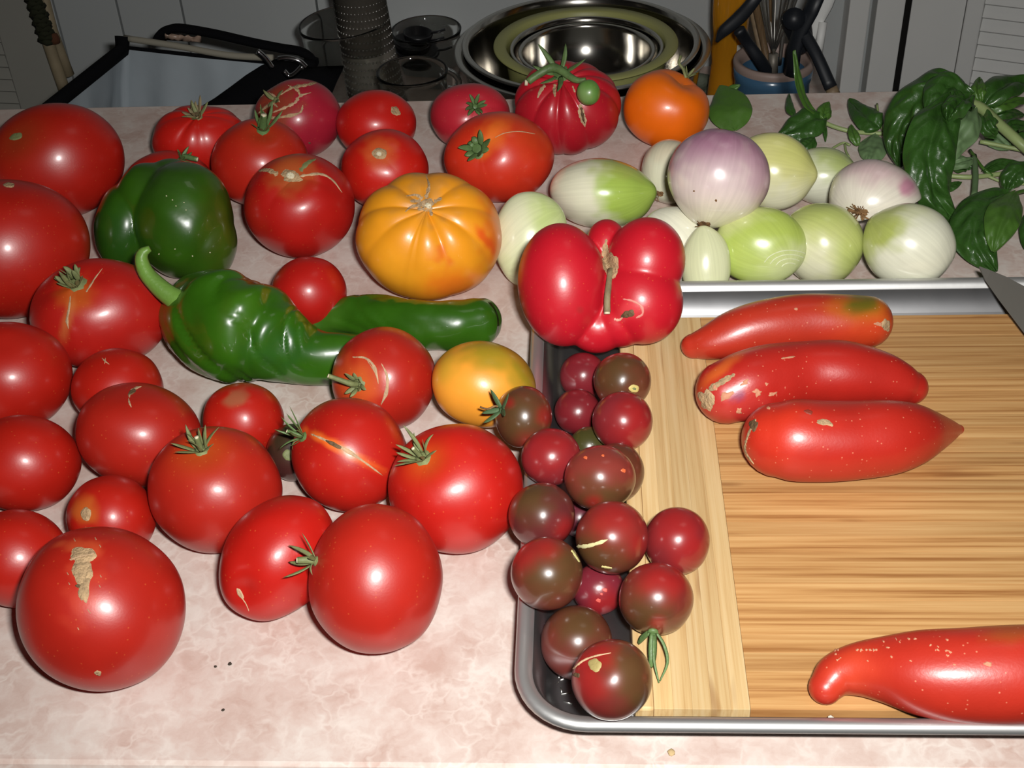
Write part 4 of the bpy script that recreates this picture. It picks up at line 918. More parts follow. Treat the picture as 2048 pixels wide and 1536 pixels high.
for pts, w_ in (([(1306, 1266), (1305, 1295), (1304, 1320), (1301, 1335)], 9), ([(1312, 1264), (1328, 1290), (1335, 1325), (1320, 1362)], 3.5), ([(1298, 1264), (1285, 1275), (1276, 1287)], 7), ([(1308, 1270), (1308, 1320), (1318, 1366)], 3)):
    P = []
    for i, (x, y) in enumerate(pts):
        zt = ZT+.0015; q = on_z(x, y, max(zt, p.z*(1-i/(len(pts)-1))+zt*(i/(len(pts)-1)))); P.append(Vector(q))
    P = catmull(P, 4); mkc('sepal', *tube_vf(P, [kk*w_*(.25+.75*math.sin(math.pi*min(1, .25+.75*i/len(P)))) for i in range(len(P))], 6, flat=.25, nhint=(0, -.4, 1)), CALYX2, cxx)
b = cherry('c_low', 'brown cherry tomato lying low in the tray left of the corner one', green=[(1160, 1250, 50)], base=(.13, .024, .018))
b = cherry('c_corner', 'nearest cherry tomato with a tan stem scar and a reddish fold', (1190, 1330), green=[(1260, 1330, 60), (1270, 1390, 30)], red=[(1200, 1300, 30), (1180, 1370, 40), (1165, 1330, 20)], base=(.14, .022, .018), dimple=.07, dents=[(1175, 1322, .18, .05)])
patch(b, 1190, 1330, 14, 15, 20, 'stem_scar', plain('tan_scar', (.34, .27, .10), .6), .2); crack(b, [(1146, 1338), (1165, 1322), (1190, 1312), (1222, 1306)], [2, 2.5, 2, 1], name='fold', mat=PALE)
patch(b, 1153, 1350, 7, 6, 0, 'gash', GASH, .4)

# ------------------------------------------------------------------ onions
def onion(key, label, pole, base=CREAM, root=None, clip=None, **k):
    k.setdefault('tip', .05); k.setdefault('tipw', .35)
    B = sphere_body('onion', *PL[key], pole, mat=MO, base=base, dimple=0, clip=clip, rough=.012, seed=len(key)*5+ord(key[-1]), **k)
    tag(B.o, label, 'onion', 'peeled onions behind the tray')
    if root:
        x, y, r, n_ = root; patch(B, x, y, r, r*.55, 0, 'root', ROOT, .35); p, n = cast(B, x, y); kk = B.dep/FPX; rr = random.Random(x); st = []
        for i in range(n_):
            a = rr.uniform(0, 6.28); d = Vector(R_)*math.cos(a)+Vector(U_)*math.sin(a)*.6; q = p+d*kk*r*rr.uniform(.2, .8)+n*.0003
            st.append(tube_vf([q, q+n*kk*r*.3+d*kk*r*.3, q+n*kk*r*.35+d*kk*r*rr.uniform(.7, 1.3)], kk*.9, 5))
        mkc('root_hairs', *merge(*st), ROOT, B.o)['kind'] = 'stuff'
    return B
PG = (.60, .62, .22)
b = onion('on_back_white', 'small white onion behind the purple one, brown root showing at its left', (1318, 388), spots=[(1345, 295, (40, 22, -20), (.55, .36, .22), .35, .9)], root=(1316, 387, 12, 9))
b = onion('on_yellow', 'yellow-green onion to the right of the purple one', (1628, 350), base=(.62, .60, .24), spots=[(1560, 400, (60, 40, -10), CREAM, .85, .9), (1600, 300, (50, 40, 30), (.55, .56, .16), .7, .9)], tip=.08, tipw=.25)
b = onion('on_back_right', 'pale onion with green top farthest back near the basil', (1712, 345), base=(.70, .70, .55), spots=[(1665, 310, (60, 26, 20), (.40, .48, .13), .75, .8), (1680, 330, 34, (.38, .46, .12), .6, .8)])
b = onion('on_left', 'large onion, white at left and bright green at right, behind the huge lobed tomato', (1304, 380), spots=[(1265, 380, (72, 74, 0), (.33, .47, .06), .95, .35, .15), (1245, 330, (60, 22, 12), (.42, .44, .10), .7, .8), (1110, 420, 30, (.62, .54, .45), .4, .9)], tip=.06, tipw=.3)
b = onion('on_far_left', 'pale green-white onion partly behind the huge lobed tomato at its left', (1140, 410), base=(.62, .66, .38), spots=[(1085, 430, (50, 50, 10), (.44, .55, .16), .7, .8), (1030, 440, (32, 60, 10), CREAM, .7, .8)])
b = onion('on_white_mid', 'white onion half covered by the huge lobed tomato at its right', (1300, 420), base=(.72, .71, .56))
b = onion('on_pale_slim', 'narrow pale onion squeezed in under the purple one', (1404, 455), base=(.60, .62, .38))
b = onion('on_green_right', 'green onion whose right half is green and left half white, right of the ring-ended one', (1560, 430), base=(.52, .56, .20), spots=[(1620, 540, (60, 55, -20), CREAM, .85, .9), (1640, 420, (70, 30, 0), (.42, .50, .12), .6, .9), (1700, 520, (26, 50, 0), (.45, .53, .13), .7, .8)])
n_cut = R_*.33-U_*.94; n_cut = n_cut/np.linalg.norm(n_cut)*1.0; n_cut = n_cut*.97+F_*.22; n_cut /= np.linalg.norm(n_cut)
Ch = PL['on_half'][0]; p_cut = CAM+ray(1771, 415)*depth_of(Ch)
b = onion('on_half', 'halved pinkish white onion with a ragged brown root, tipped cut side down', (1716, 428), base=(.72, .67, .56), clip=(p_cut, n_cut), spots=[(1740, 335, (80, 28, 10), (.50, .28, .34), .6, .9), (1815, 375, (20, 16, 40), (.50, .12, .26), .7, .6), (1700, 440, (16, 30, 0), (.68, .66, .50), .5, .8)], root=(1720, 424, 17, 46))
b = onion('on_white_right', 'white onion with a green shoulder, nearest the basil behind the tray', (1735, 430), base=(.70, .70, .55), spots=[(1752, 445, (52, 52, 30), (.36, .42, .07), .9, .45), (1730, 500, (18, 50, 0), (.45, .50, .14), .6, .8), (1800, 415, (70, 22, 0), (.52, .55, .24), .6, .9)])
b = onion('on_purple', 'large pink-purple onion on top of the onion pile, root end down', (1408, 452), base=(.66, .56, .50), spots=[(1440, 285, (115, 62, 0), (.27, .09, .18), .9, .75), (1530, 330, (34, 90, 0), (.34, .13, .22), .7, .7), (1430, 440, (80, 40, 0), (.72, .70, .48), .75, .8), (1445, 355, (70, 50, 0), (.66, .52, .52), .6, .9)], root=(1408, 449, 14, 8), tip=.10, tipw=.4)
patch(b, 1432, 401, 2.5, 3, 0, 'speck', ROOT); patch(b, 1388, 382, 2, 2, 0, 'speck', ROOT)
b = onion('on_green_front', 'bright green onion with pale rings at its lower right end, against the tray', (1580, 536), base=(.40, .50, .10), spots=[(1460, 440, (70, 22, -25), (.62, .62, .34), .7, .9), (1570, 530, (58, 36, -20), (.58, .62, .34), .75, .7), (1500, 520, (45, 40, 0), (.48, .58, .16), .5, .9)], tip=-.02)
for i, r in enumerate((14, 24, 34, 44)): crack(b, [(1580+r*1.25*math.cos(a), 538+r*.85*math.sin(a)) for a in (3.5, 3.9, 4.3, 4.7, 5.1, 5.4)], 1.2, name='ring', mat=plain('onion_ring_edge', (.66, .70, .44), .4), lift=.00025)

# ------------------------------------------------------------------ basil
def leaf(parent, pts, w, tilt=0., fold=.15, crin=.0012, mat=LEAF_D, name='leaf', n=16, m=10, face=.5, sharp=.8, veins=6):
    """blade along picture points (x, y, z); w = half width px"""
    P = catmull([on_z(*p) for p in pts], max(2, n//(len(pts)-1))); P = [Vector(p) for p in P]; Pf, T_, _ = frames(P); k = depth_of(P[len(P)//2])/FPX; n = len(P); V = []
    for i, (p, t) in enumerate(zip(Pf, T_)):
        q = i/(n-1); tc = -Vector(ray(*pts[0][:2])).normalized(); N = (Vector((0, 0, 1))*(1-face)+tc*face); N = (N-t*N.dot(t)).normalized(); N = Matrix.Rotation(math.radians(tilt), 3, t)@N; S = t.cross(N)
        hw = w*k*math.sin(math.pi*min(1, q**sharp*.97+.02))**.75
        for j in range(m+1):
            s = 2*j/m-1; vein = abs(math.sin(math.pi*(q*veins-abs(s)*1.6))); h = fold*abs(s)*hw*1.2-(s*s)*hw*.28+crin*1.5*vein*(1-abs(s)**3)*min(1, abs(s)*4)*1.6+crin*1.8*noise.noise(p*70+Vector((s*3, 0, 0)))+crin*.9*noise.noise(p*160+Vector((s*6, 5, 0)))+crin*.8*math.sin(q*19+s*2)*s*s
            V.append(p+S*(hw*s)+N*h)
    Fc = [(i*(m+1)+j, i*(m+1)+j+1, (i+1)*(m+1)+j+1, (i+1)*(m+1)+j) for i in range(n-1) for j in range(m)]
    o = mkc(name, V, Fc, mat, parent)
    if mat is LEAF_D and isinstance(o.data, bpy.types.Mesh): o.data.materials.append(LEAF_B)
    so = o.modifiers.new('thick', 'SOLIDIFY'); so.thickness = .0004; so.offset = 0
    ss = o.modifiers.new('sub', 'SUBSURF'); ss.levels = 1; ss.render_levels = 1
    return o
def twig(parent, pts, r, mat=LSTEM, name='stem'):
    P = catmull([on_z(*p) for p in pts], 5); k = depth_of(P[0])/FPX; return mkc(name, *tube_vf(P, r*k, 8), mat, parent)
def sprig(label, at): e = empty('basil_sprig', on_z(*at)); tag(e, label, 'basil', 'basil sprigs'); return e
L1 = leaf(None, [(1470, 262, .003), (1462, 225, .012), (1455, 195, .016), (1440, 172, .016)], 44, 0, .1, .0006, LEAF_L, 'basil_leaf', face=.7)
tag(L1, 'single loose basil leaf standing between the orange tomato and the purple onion', 'leaf')
tipl = leaf(L1, [(1450, 184, .016), (1466, 176, .018), (1481, 170, .020)], 8, 0, .1, .0003, LEAF_L, 'leaf_tip', face=.7, n=8, m=4)
s1 = sprig('thin basil sprig with small leaves, behind the onions', (1740, 265, 0))
twig(s1, [(1640, 240, .010), (1665, 252, .008), (1700, 262, .006), (1740, 266, .004), (1790, 268, .004)], 4.5)
twig(s1, [(1700, 290, .004), (1685, 286, .004), (1660, 300, .003)], 2.6); twig(s1, [(1766, 262, .006), (1758, 235, .012), (1754, 208, .016)], 2.4); twig(s1, [(1690, 288, .004), (1692, 302, .003), (1698, 314, .003)], 2.4)
leaf(s1, [(1640, 236, .012), (1612, 210, .022), (1596, 165, .040), (1586, 100, .062)], 19, 60, .3, .0008, LEAF_L, face=.8, sharp=1.)
leaf(s1, [(1650, 236, .012), (1625, 240, .014), (1590, 258, .008), (1552, 278, .002)], 36, 0, .12, .0014, LEAF_D, face=.5)
leaf(s1, [(1588, 232, .010), (1580, 215, .012), (1578, 188, .012)], 9, 0, .1, .0005, LEAF_D)
leaf(s1, [(1648, 240, .012), (1650, 222, .016), (1657, 205, .018)], 16, 20, .2, .0006, LEAF_L)
leaf(s1, [(1646, 245, .008), (1650, 262, .008), (1651, 284, .003)], 5, 20, .2, .0004, LEAF_D)
leaf(s1, [(1628, 276, .006), (1612, 290, .004), (1592, 298, .002)], 18, 0, .1, .0008, LEAF_D)
leaf(s1, [(1762, 256, .008), (1735, 235, .012), (1698, 200, .010)], 29, 0, .2, .001, LEAF_D)
leaf(s1, [(1716, 292, .006), (1708, 270, .012), (1702, 250, .014)], 13, 20, .2, .0005, LEAF_L)
leaf(s1, [(1752, 270, .006), (1745, 300, .005), (1735, 326, .002)], 29, 0, .1, .001, LEAF_B)
s2 = sprig('big leafy basil sprig with broad crinkled leaves drooping over the onions', (1960, 230, 0))
twig(s2, [(1925, 205, .050), (1960, 215, .045), (2000, 250, .030), (2050, 295, .015), (2110, 350, .008)], 11); twig(s2, [(1955, 214, .040), (1948, 195, .045), (1950, 180, .050)], 7)
leaf(s2, [(1935, 195, .052), (1890, 172, .062), (1835, 200, .050), (1800, 265, .026), (1800, 335, .006)], 56, 10, .05, .0026, LEAF_D, n=28, m=14, face=.55, veins=7)
leaf(s2, [(1930, 190, .055), (1900, 175, .062), (1880, 200, .058), (1858, 240, .050)], 44, 0, .1, .0022, LEAF_D, n=20, m=12, face=.6)
leaf(s2, [(1900, 200, .060), (1872, 250, .058), (1858, 320, .044), (1870, 390, .024), (1910, 448, .003)], 52, -5, .25, .0022, LEAF_D, n=28, m=14, face=.6, veins=7)
leaf(s2, [(1945, 215, .045), (1930, 245, .045), (1905, 285, .032), (1888, 335, .020)], 40, -20, .15, .0016, LEAF_B, n=20, m=12)
leaf(s2, [(1935, 205, .060), (1912, 215, .066), (1895, 245, .060)], 30, 10, .2, .0026, LEAF_D, n=18, m=12, face=.7)
leaf(s2, [(1960, 205, .045), (1955, 180, .052), (1960, 160, .050)], 17, 0, .25, .0012, LEAF_L); leaf(s2, [(1965, 215, .040), (1995, 180, .050), (2040, 165, .045), (2090, 175, .040)], 34, 0, .2, .0016, LEAF_D, face=.3)
leaf(s2, [(1975, 222, .038), (2010, 210, .040), (2060, 200, .036)], 20, -20, .25, .0012, LEAF_L); leaf(s2, [(1985, 232, .034), (2010, 225, .036), (2050, 232, .025)], 16, 10, .2, .001, LEAF_D)
leaf(s2, [(1962, 228, .038), (1975, 250, .040), (1985, 275, .030)], 23, 0, .2, .0022, LEAF_D); leaf(s2, [(2010, 262, .026), (2030, 250, .026), (2075, 255, .02)], 18, 0, .2, .001, LEAF_D)
leaf(s2, [(1950, 222, .036), (1990, 270, .014), (2020, 300, .006)], 26, 0, .1, .001, LEAF_B); leaf(s2, [(2000, 255, .018), (2040, 275, .008), (2090, 290, .004)], 26, 0, .1, .001, LEAF_D)
s3 = sprig('basil sprig on the counter with pale stems, its large leaf near the knife tip', (1960, 352, 0))
twig(s3, [(1880, 350, .005), (1940, 354, .006), (2000, 348, .006), (2060, 342, .006), (2120, 345, .006)], 5); twig(s3, [(1960, 283, .012), (2010, 293, .010), (2060, 305, .008), (2120, 330, .006)], 4.5)
twig(s3, [(1975, 352, .006), (2010, 365, .004), (2055, 368, .004)], 3); twig(s3, [(1948, 312, .010), (1951, 350, .012), (1948, 395, .014)], 6, LEAF_B); twig(s3, [(1940, 300, .012), (1965, 335, .010), (1985, 352, .006)], 3, LEAF_L); twig(s3, [(2060, 380, .012), (2040, 384, .014), (2018, 392, .016)], 4, LEAF_L)
leaf(s3, [(1945, 320, .014), (1920, 325, .016), (1888, 336, .010)], 16, 0, .2, .001, LEAF_B); leaf(s3, [(1905, 340, .006), (1930, 332, .006), (1950, 335, .006)], 12, 0, .2, .001, LEAF_D)
leaf(s3, [(1880, 372, .004), (1900, 372, .004), (1922, 366, .004)], 13, 0, .1, .0008, LEAF_D); leaf(s3, [(1965, 344, .008), (2000, 328, .010), (2045, 328, .008)], 12, 20, .2, .001, LEAF_D)
leaf(s3, [(2018, 390, .020), (1978, 402, .026), (1950, 450, .022), (1958, 495, .014), (1992, 545, .004)], 54, 12, .1, .0014, LEAF_D, n=28, m=14, face=.5)
leaf(s3, [(2030, 386, .024), (2012, 420, .030), (1998, 460, .026), (1985, 505, .016)], 36, -8, .1, .0008, LEAF_L, n=20, m=12, face=.5)
leaf(s3, [(2075, 330, .018), (2040, 340, .020), (2020, 362, .014), (2012, 386, .008)], 26, 0, .2, .0014, LEAF_D, n=18, m=10); leaf(s3, [(1948, 392, .010), (1932, 402, .006), (1920, 412, .002)], 5, 0, .1, .0004, LEAF_D, n=8, m=4)
leaf(s3, [(1865, 425, .010), (1885, 440, .006), (1912, 440, .003)], 12, 0, .2, .0008, LEAF_D); leaf(s3, [(2075, 420, .010), (2055, 450, .012), (2050, 500, .006)], 16, 0, .2, .0008, LEAF_D)

# ------------------------------------------------------------------ knife resting on the back rim
def knife():
    zt, zr = .046, .040
    tip = Vector(on_z(1958, 535, .034)); sp_ = [Vector(on_z(x, y, z)) for x, y, z in ((1980, 543, .034), (2010, 555, .034), (2048, 575, .034), (2110, 622, .034), (2220, 722, .034), (2340, 838, .034))]
    ed = [Vector(on_z(x, y, z)) for x, y, z in ((1972, 563, .032), (1998, 600, .030), (2048, 666, .027), (2105, 736, .025), (2200, 846, .024), (2290, 950, .024))]
    top = [tip]+sp_; bot = [tip-Vector((0, 0, .0004))]+ed; V = []; Fc = []; n = len(top)
    for a, b_ in zip(top, bot):
        V += [a+Vector((0, 0, .0009)), b_+Vector((0, 0, .0001)), a-Vector((0, 0, .0009)), b_-Vector((0, 0, .0001))]
    for i in range(n-1):
        o = i*4; p = o+4; Fc += [(o, o+1, p+1, p), (o+2, p+2, p+3, o+3), (o, p, p+2, o+2), (o+1, o+3, p+3, p+1)]
    Fc += [(0, 2, 3, 1), ((n-1)*4, (n-1)*4+1, (n-1)*4+3, (n-1)*4+2)]
    o = mkt('knife', V, Fc, DARKSTEEL, smooth=False); tag(o, 'kitchen knife, its dull grey blade tip resting over the back rim of the tray', 'knife'); fixn(o)
    a = (sp_[-1]+ed[-1])/2; d = ((sp_[-1]+ed[-1])/2-(sp_[0]+ed[0])/2).normalized()
    mkc('handle', *tube_vf(catmull([a-d*.004, a+d*.03, a+d*.07, a+d*.11], 4), [.010, .0115, .012, .011, .0105, .010, .010, .0105, .011, .012, .012, .011, .009], 12, flat=.7, nhint=(0, 0, 1)), BLACKM, o)
knife()
# ------------------------------------------------------------------ things on the low worktop
def at_depthY(px, py, Y): return Vector(on_y(px, py, Y))
def grp(o, label, cat, group=None): return tag(o, label, cat, group)
BC = on_z(1164, 92, -.125); BY = float(BC[1]); bdp = depth_of(BC)
def bowl(px, py, rp, foot, mat, rimw, label, zbot, mrim, wallt=.0012, base=.42):
    c = at_depthY(px, py, BY); R = rp*depth_of(c)/FPX; H = c.z-zbot; fl = rimw*depth_of(c)/FPX
    Ri = R-fl
    outer = [(base*R*.98, 0)]+[(base*R+(Ri-base*R)*math.sin(a*math.pi/2)**.9, H*(1-math.cos(a*math.pi/2))) for a in [i/14 for i in range(1, 14)]]+[(Ri, H-.002)]
    inner = [(r-wallt if r > wallt else r, z+wallt) for r, z in outer[::-1]]
    prof = [(0.0, 0)]+outer[:-1]+[(Ri, H-.0022)]+[(R-.001, H-.0022), (R, H-.001), (R-.0012, H+.0004), (Ri+.001, H+.0002), (Ri-.001, H-.001)]+inner[1:]+[(0.0, wallt)]
    o = mkt('mixing_bowl', *lathe_vf(prof, (c.x, c.y, zbot), 96), mat); tag(o, label, 'bowl', 'nested mixing bowls')
    Vr, Fr = lathe_vf([(Ri+.0005, H), (R-.0015, H+.0006), (R+.0002, H-.0004), (R-.0008, H-.0026), (Ri+.0005, H-.0024)], (c.x, c.y, zbot), 96)
    if mrim: mkc('rim', Vr, Fr, mrim, o)
    return o
GREENP = plain('yellow_green_plastic', (.36, .36, .13), .42)
bowl(1164, 92, 256, .4, STEEL, 18, 'widest stainless steel mixing bowl, outermost of the nested bowls', LOWZ, STEEL_RIM)
bowl(1161, 80, 238, .4, STEEL, 12, 'second widest steel bowl nested inside the outermost one', LOWZ+.006, STEEL_RIM)
bowl(1171, 84, 185, .4, GREENP, 24, 'yellow-green bowl with a broad rim in the middle of the nest', LOWZ+.030, None)
bowl(1173, 92, 154, .4, STEEL, 6, 'steel bowl just inside the yellow-green one', LOWZ+.055, STEEL_RIM)
bowl(1173, 99, 137, .4, STEEL, 7, 'smallest shiny steel bowl at the centre of the nest', LOWZ+.066, STEEL_RIM)

def glass_vessel(name, px, py, rp, Y, taper, label, cat, tilt=None, group=None, wall=.0014, bottom=LOWZ, rimr=.0022):
    """open glass, rim centre seen at (px, py)"""
    c = at_depthY(px, py, Y); R = rp*depth_of(c)/FPX; H = c.z-bottom; r0 = R*taper
    prof = [(0, 0), (r0*.92, 0), (r0, .004), (R-.001, H-.008), (R+rimr*.3, H-.003), (R+rimr*.5, H-.001), (R, H+.0002), (R-wall, H-.0015), (R-wall-.001, H-.008), (r0-wall, .008), (r0*.85, .006), (0, .006)]
    ax = Vector((0, 0, 1)) if tilt is None else Vector(tilt).normalized()
    b0 = Vector((c.x, c.y, c.z))-ax*H
    if b0.z < bottom: b0.z = bottom
    o = mkt(name, *lathe_vf(prof, b0, 72, ax), GLASS); fixn(o); tag(o, label, cat, group); return o, c, R, H
JY = BY-.02
jug, jc, JR, JH = glass_vessel('glass_jug', 686, 42, 89, JY, .84, 'large clear glass jug holding a metal grater', 'jug', tilt=(-.06, 0, 1))
hp_ = [jc+Vector((-JR*.93, -JR*.35, -.055)), jc+Vector((-JR*1.32, -JR*.6, -.060)), jc+Vector((-JR*1.38, -JR*.62, -.085)), jc+Vector((-JR*1.25, -JR*.55, -.13)), jc+Vector((-JR*.88, -JR*.35, -.14))]
mkc('handle', *tube_vf(catmull(hp_, 6), .0058, 12, flat=1.2), GLASS, jug)
# grater: tapered drum with raised teeth
gc = at_depthY(722, 20, JY+.002); gk = depth_of(gc)/FPX; ax = Vector((-.06, 0, 1)).normalized(); gb0 = Vector((gc.x+.010, gc.y, LOWZ+.014)); GH = .30
GRM = plain('grater_steel', (.20, .18, .15), .5, .4, bump=.1, bscale=300)
gr = mkt('grater', *lathe_vf([(0, 0), (.034, 0), (.034, .004), (50*gk, GH*.62), (50*gk, GH*.68), (52*gk, GH*.70), (52*gk, GH), (50*gk, GH), (.031, .006), (0, .006)], gb0, 48, ax), GRM)
tag(gr, 'round metal grater standing in the glass jug', 'grater')
teeth = []
for i in range(15):
    for j in range(22):
        a = 2*math.pi*(j+.5*(i % 2))/44-math.pi; h = .07+i*.0078; rr = .034+(50*gk-.034)*h/(GH*.62); u = ax.orthogonal().normalized() if abs(ax.z) < .999 else Vector((1, 0, 0)); v = ax.cross(u)
        p = gb0+ax*h+(Vector((math.cos(a), math.sin(a), 0)))*rr
        d = Vector((math.cos(a), math.sin(a), 0)); teeth.append(tube_vf([p, p+d*.0016], [.0014, .0006], 5))
mkc('teeth', *merge(*teeth), plain('grater_teeth', (.6, .58, .55), .3, 1.), gr)['kind'] = 'stuff'
cup, cc, CR, CH = glass_vessel('measuring_jug', 852, 57, 69, BY+.06, .80, 'clear measuring cup with grey markings, between the glass jug and the steel bowls', 'measuring cup', wall=.0018)
MARK = plain('grey_print', (.16, .17, .16), .6); mk_ = []
for i in range(9):
    a = math.radians(60+i*7.5); rr = CR*.975-.003; z = cc.z-.010-(i % 3)*.010
    p = Vector((cc.x+rr*math.cos(a), cc.y+rr*math.sin(a), z)); d = Vector((-math.sin(a), math.cos(a), 0)); mk_.append(tube_vf([p-d*.0022, p+d*.0022], .0005, 4))
mkc('scale_marks', *merge(*mk_), MARK, cup)
for i, (px, py, rp, z) in enumerate(((835, 100, 44, -.185), (826, 82, 38, -.168), (836, 66, 30, -.152))):
    c = at_depthY(px, py, BY+.05); R = rp*depth_of(c)/FPX
    o = mkt('measuring_scoop', *lathe_vf([(0, -.010), (R*.8, -.010), (R, -.001), (R, .0008), (R*.93, .0008), (R*.75, -.008), (0, -.008)], c, 40, (0.12, -.05, 1)), BLACKM)
    hd = [c+Vector((R*.9, 0, 0)), c+Vector((R+.006, 0, .001)), c+Vector((R+.014, .002, .003))]
    mkc('handle', *tube_vf(hd, .003, 8, flat=.4, nhint=(0, 0, 1)), BLACKM, o)
    tag(o, ('largest and lowest', 'middle', 'smallest and topmost')[i]+' of the three black measuring scoops in the measuring cup', 'measuring scoop', 'black measuring scoops')
gl, gcx, GR, GHh = glass_vessel('drinking_glass', 824, 140, 70, TBL_Y+.20, .8, 'short clear glass in front of the measuring cup, nearest the counter edge', 'glass', wall=.0016)
# clear plastic tub handle by the measuring cup
hd = [at_depthY(x, y, BY-.01) for x, y in ((893, 140), (910, 150), (918, 165), (908, 178), (895, 176))]
mkc('handle', *tube_vf(catmull(hd, 5), .0035, 10), GLASS, cup)

# oil bottle
AMB = plain('amber_oil', (.80, .36, .02), .08, trans=.55, ior=1.3, var=.15, vscale=12)
oc = at_depthY(1458, 100, BY+.03); OR = 36*depth_of(oc)/FPX
ob = mkt('oil_bottle', *lathe_vf([(0, 0), (OR*1.0, 0), (OR*1.08, .006), (OR*1.08, .05), (OR*.98, .075), (OR*.92, .09), (OR*.99, .105), (OR*.9, .12), (OR*.99, .135), (OR*1.02, .15), (OR*1.02, .24), (OR*.5, .30), (OR*.4, .34), (0, .34)], (oc.x, oc.y, LOWZ), 40), AMB)
tag(ob, 'plastic bottle of amber cooking oil beside the blue crock', 'bottle')
for i in range(14):
    z = LOWZ+.075+i*.0032; a = math.radians(-62); p = Vector((oc.x+OR*1.1*math.cos(a), oc.y+OR*1.1*math.sin(a), z))
lb = []; NL = 8
for z0_, z1_ in ((LOWZ+.050, LOWZ+.118),):
    V = []; 
    for i in range(NL+1):
        a = math.radians(-74+i*7); rr = OR*1.10
        for z in (z0_, z1_): V.append((oc.x+rr*math.cos(a), oc.y+rr*math.sin(a), z))
    Fc = [(2*i, 2*i+2, 2*i+3, 2*i+1) for i in range(NL)]
    lab = mkc('label', V, Fc, plain('label_paper', (.50, .50, .48), .6), ob)
bars = []
for i in range(16):
    z = LOWZ+.055+i*.0036; Vb = []
    if i in (8, 9): continue
    for k in range(5):
        a = math.radians(-66+k*6.5); rr = OR*1.106
        for zz in (z, z+(.0008+.0012*((i*7) % 3 == 0))): Vb.append((oc.x+rr*math.cos(a), oc.y+rr*math.sin(a), zz))
    bars.append((Vb, [(2*k, 2*k+2, 2*k+3, 2*k+1) for k in range(4)]))
mkc('barcode', *merge(*bars), BLACKM, ob)
# crock
kc = at_depthY(1548, 118, BY-.08); KR = 81*depth_of(kc)/FPX; KH = kc.z-LOWZ
BLUE = plain('blue_glaze', (.045, .11, .19), .25, coat=.4, var=.25, vscale=14); CLAY = plain('clay_rim', (.30, .22, .19), .5)
kr = mkt('utensil_crock', *lathe_vf([(0, 0), (KR*.86, 0), (KR*.90, .006), (KR*.93, KH*.5), (KR*.93, KH-.022), (KR*.965, KH-.018), (KR*.98, KH-.006), (KR*.90, KH-.006), (KR*.80, KH-.012), (KR*.78, .01), (0, .01)], (kc.x, kc.y, LOWZ), 72), BLUE)
tag(kr, 'blue glazed stoneware crock full of kitchen utensils', 'crock')
mkc('rim', *lathe_vf([(KR*.975, KH-.008), (KR*1.0, KH-.003), (KR*.97, KH+.001), (KR*.88, KH+.001), (KR*.80, KH-.006), (KR*.80, KH-.012)], (kc.x, kc.y, LOWZ), 72), CLAY, kr)
def stick(name, label, cat, pts, r, mat, flat=1., Y0=0., grp_='utensils standing in the crock', head=None):
    """pts: (px, py, dY from crock centre)"""
    P = [at_depthY(x, y, kc.y+dy) for x, y, dy in pts]; k = depth_of(P[0])/FPX; rr = [q*k for q in r] if hasattr(r, '__len__') else r*k
    P2 = catmull(P, 5)
    if hasattr(rr, '__len__'): rr = list(np.interp(np.linspace(0, len(r)-1, len(P2)), range(len(r)), rr))
    o = mkt(name, *tube_vf(P2, rr, 10, flat=flat, nhint=(0, -1, .3)), mat); tag(o, label, cat, grp_); return o, P, k
WOOD = plain('dark_wood', (.14, .085, .04), .6, var=.3, vscale=60, aniso=(20, 20, 1)); WOODL = plain('pale_wood', (.24, .17, .10), .6, var=.3, vscale=60)
BH = plain('black_nylon', (.010, .012, .016), .45)
stick('spatula', 'black turner lying slantwise across the oil bottle and crock', 'utensil', [(1433, 84, -.03), (1448, 62, -.03), (1480, 34, -.03), (1512, -4, -.03), (1530, -30, -.02)], [3, 12, 14, 12, 10], BH, .5)
stick('ladle', 'black handled ladle leaning left out of the crock', 'utensil', [(1540, 150, .0), (1518, 118, -.01), (1494, 84, -.01), (1478, 60, -.02)], [13, 12, 11, 12], BH, .6)
stick('wooden_spoon', 'dark wooden spoon upright at the left in the crock', 'utensil', [(1538, 140, .01), (1526, 80, .02), (1513, 10, .02), (1508, -30, .02)], [7, 7, 9, 10], WOOD)
stick('wooden_spoon', 'paler wooden spoon in the crock just right of the dark one', 'utensil', [(1530, 135, .02), (1512, 60, .03), (1500, 0, .03), (1494, -30, .03)], [5, 6, 6, 6], WOODL)
stick('chopstick', 'thin wooden chopstick standing in the middle of the crock', 'utensil', [(1548, 140, 0), (1544, 70, .01), (1540, -20, .01)], [3.5, 3.5, 3.5], WOOD)
# wire whisk: stem and individual wires
wt = [at_depthY(x, y, kc.y) for x, y in ((1546, 150), (1547, 108))]
wk = mkt('whisk', *tube_vf(wt, .005, 12), GRM); tag(wk, 'wire whisk standing in the crock, loops up', 'utensil', 'utensils standing in the crock')
for i in range(8):
    a = math.pi*i/8; k = depth_of(wt[1])/FPX; P = []
    for s in range(13):
        q = s/12; x = math.sin(math.pi*q)*(.5+.5*math.sin(math.pi*q)); up = (1-abs(2*q-1))*.0
        th_ = math.pi*q; r_ = .026*math.sin(th_)**.8; h = .14*(1-math.cos(2*th_))/2; sgn = 1 if q < .5 else -1
        rr = .026*math.sin(math.pi*min(1, h/.14*.62+.0))
        P.append(wt[1]+Vector((math.cos(a)*rr*sgn, math.sin(a)*rr*sgn, h)))
    mkc('wire', *tube_vf(P, .0009, 6), STEEL_RIM, wk)
stick('serving_spoon', 'shiny steel serving spoon handle leaning right in the crock', 'utensil', [(1560, 130, 0), (1568, 60, 0), (1582, 0, 0), (1590, -30, 0)], [3, 4, 5, 6], STEEL_RIM, .5)
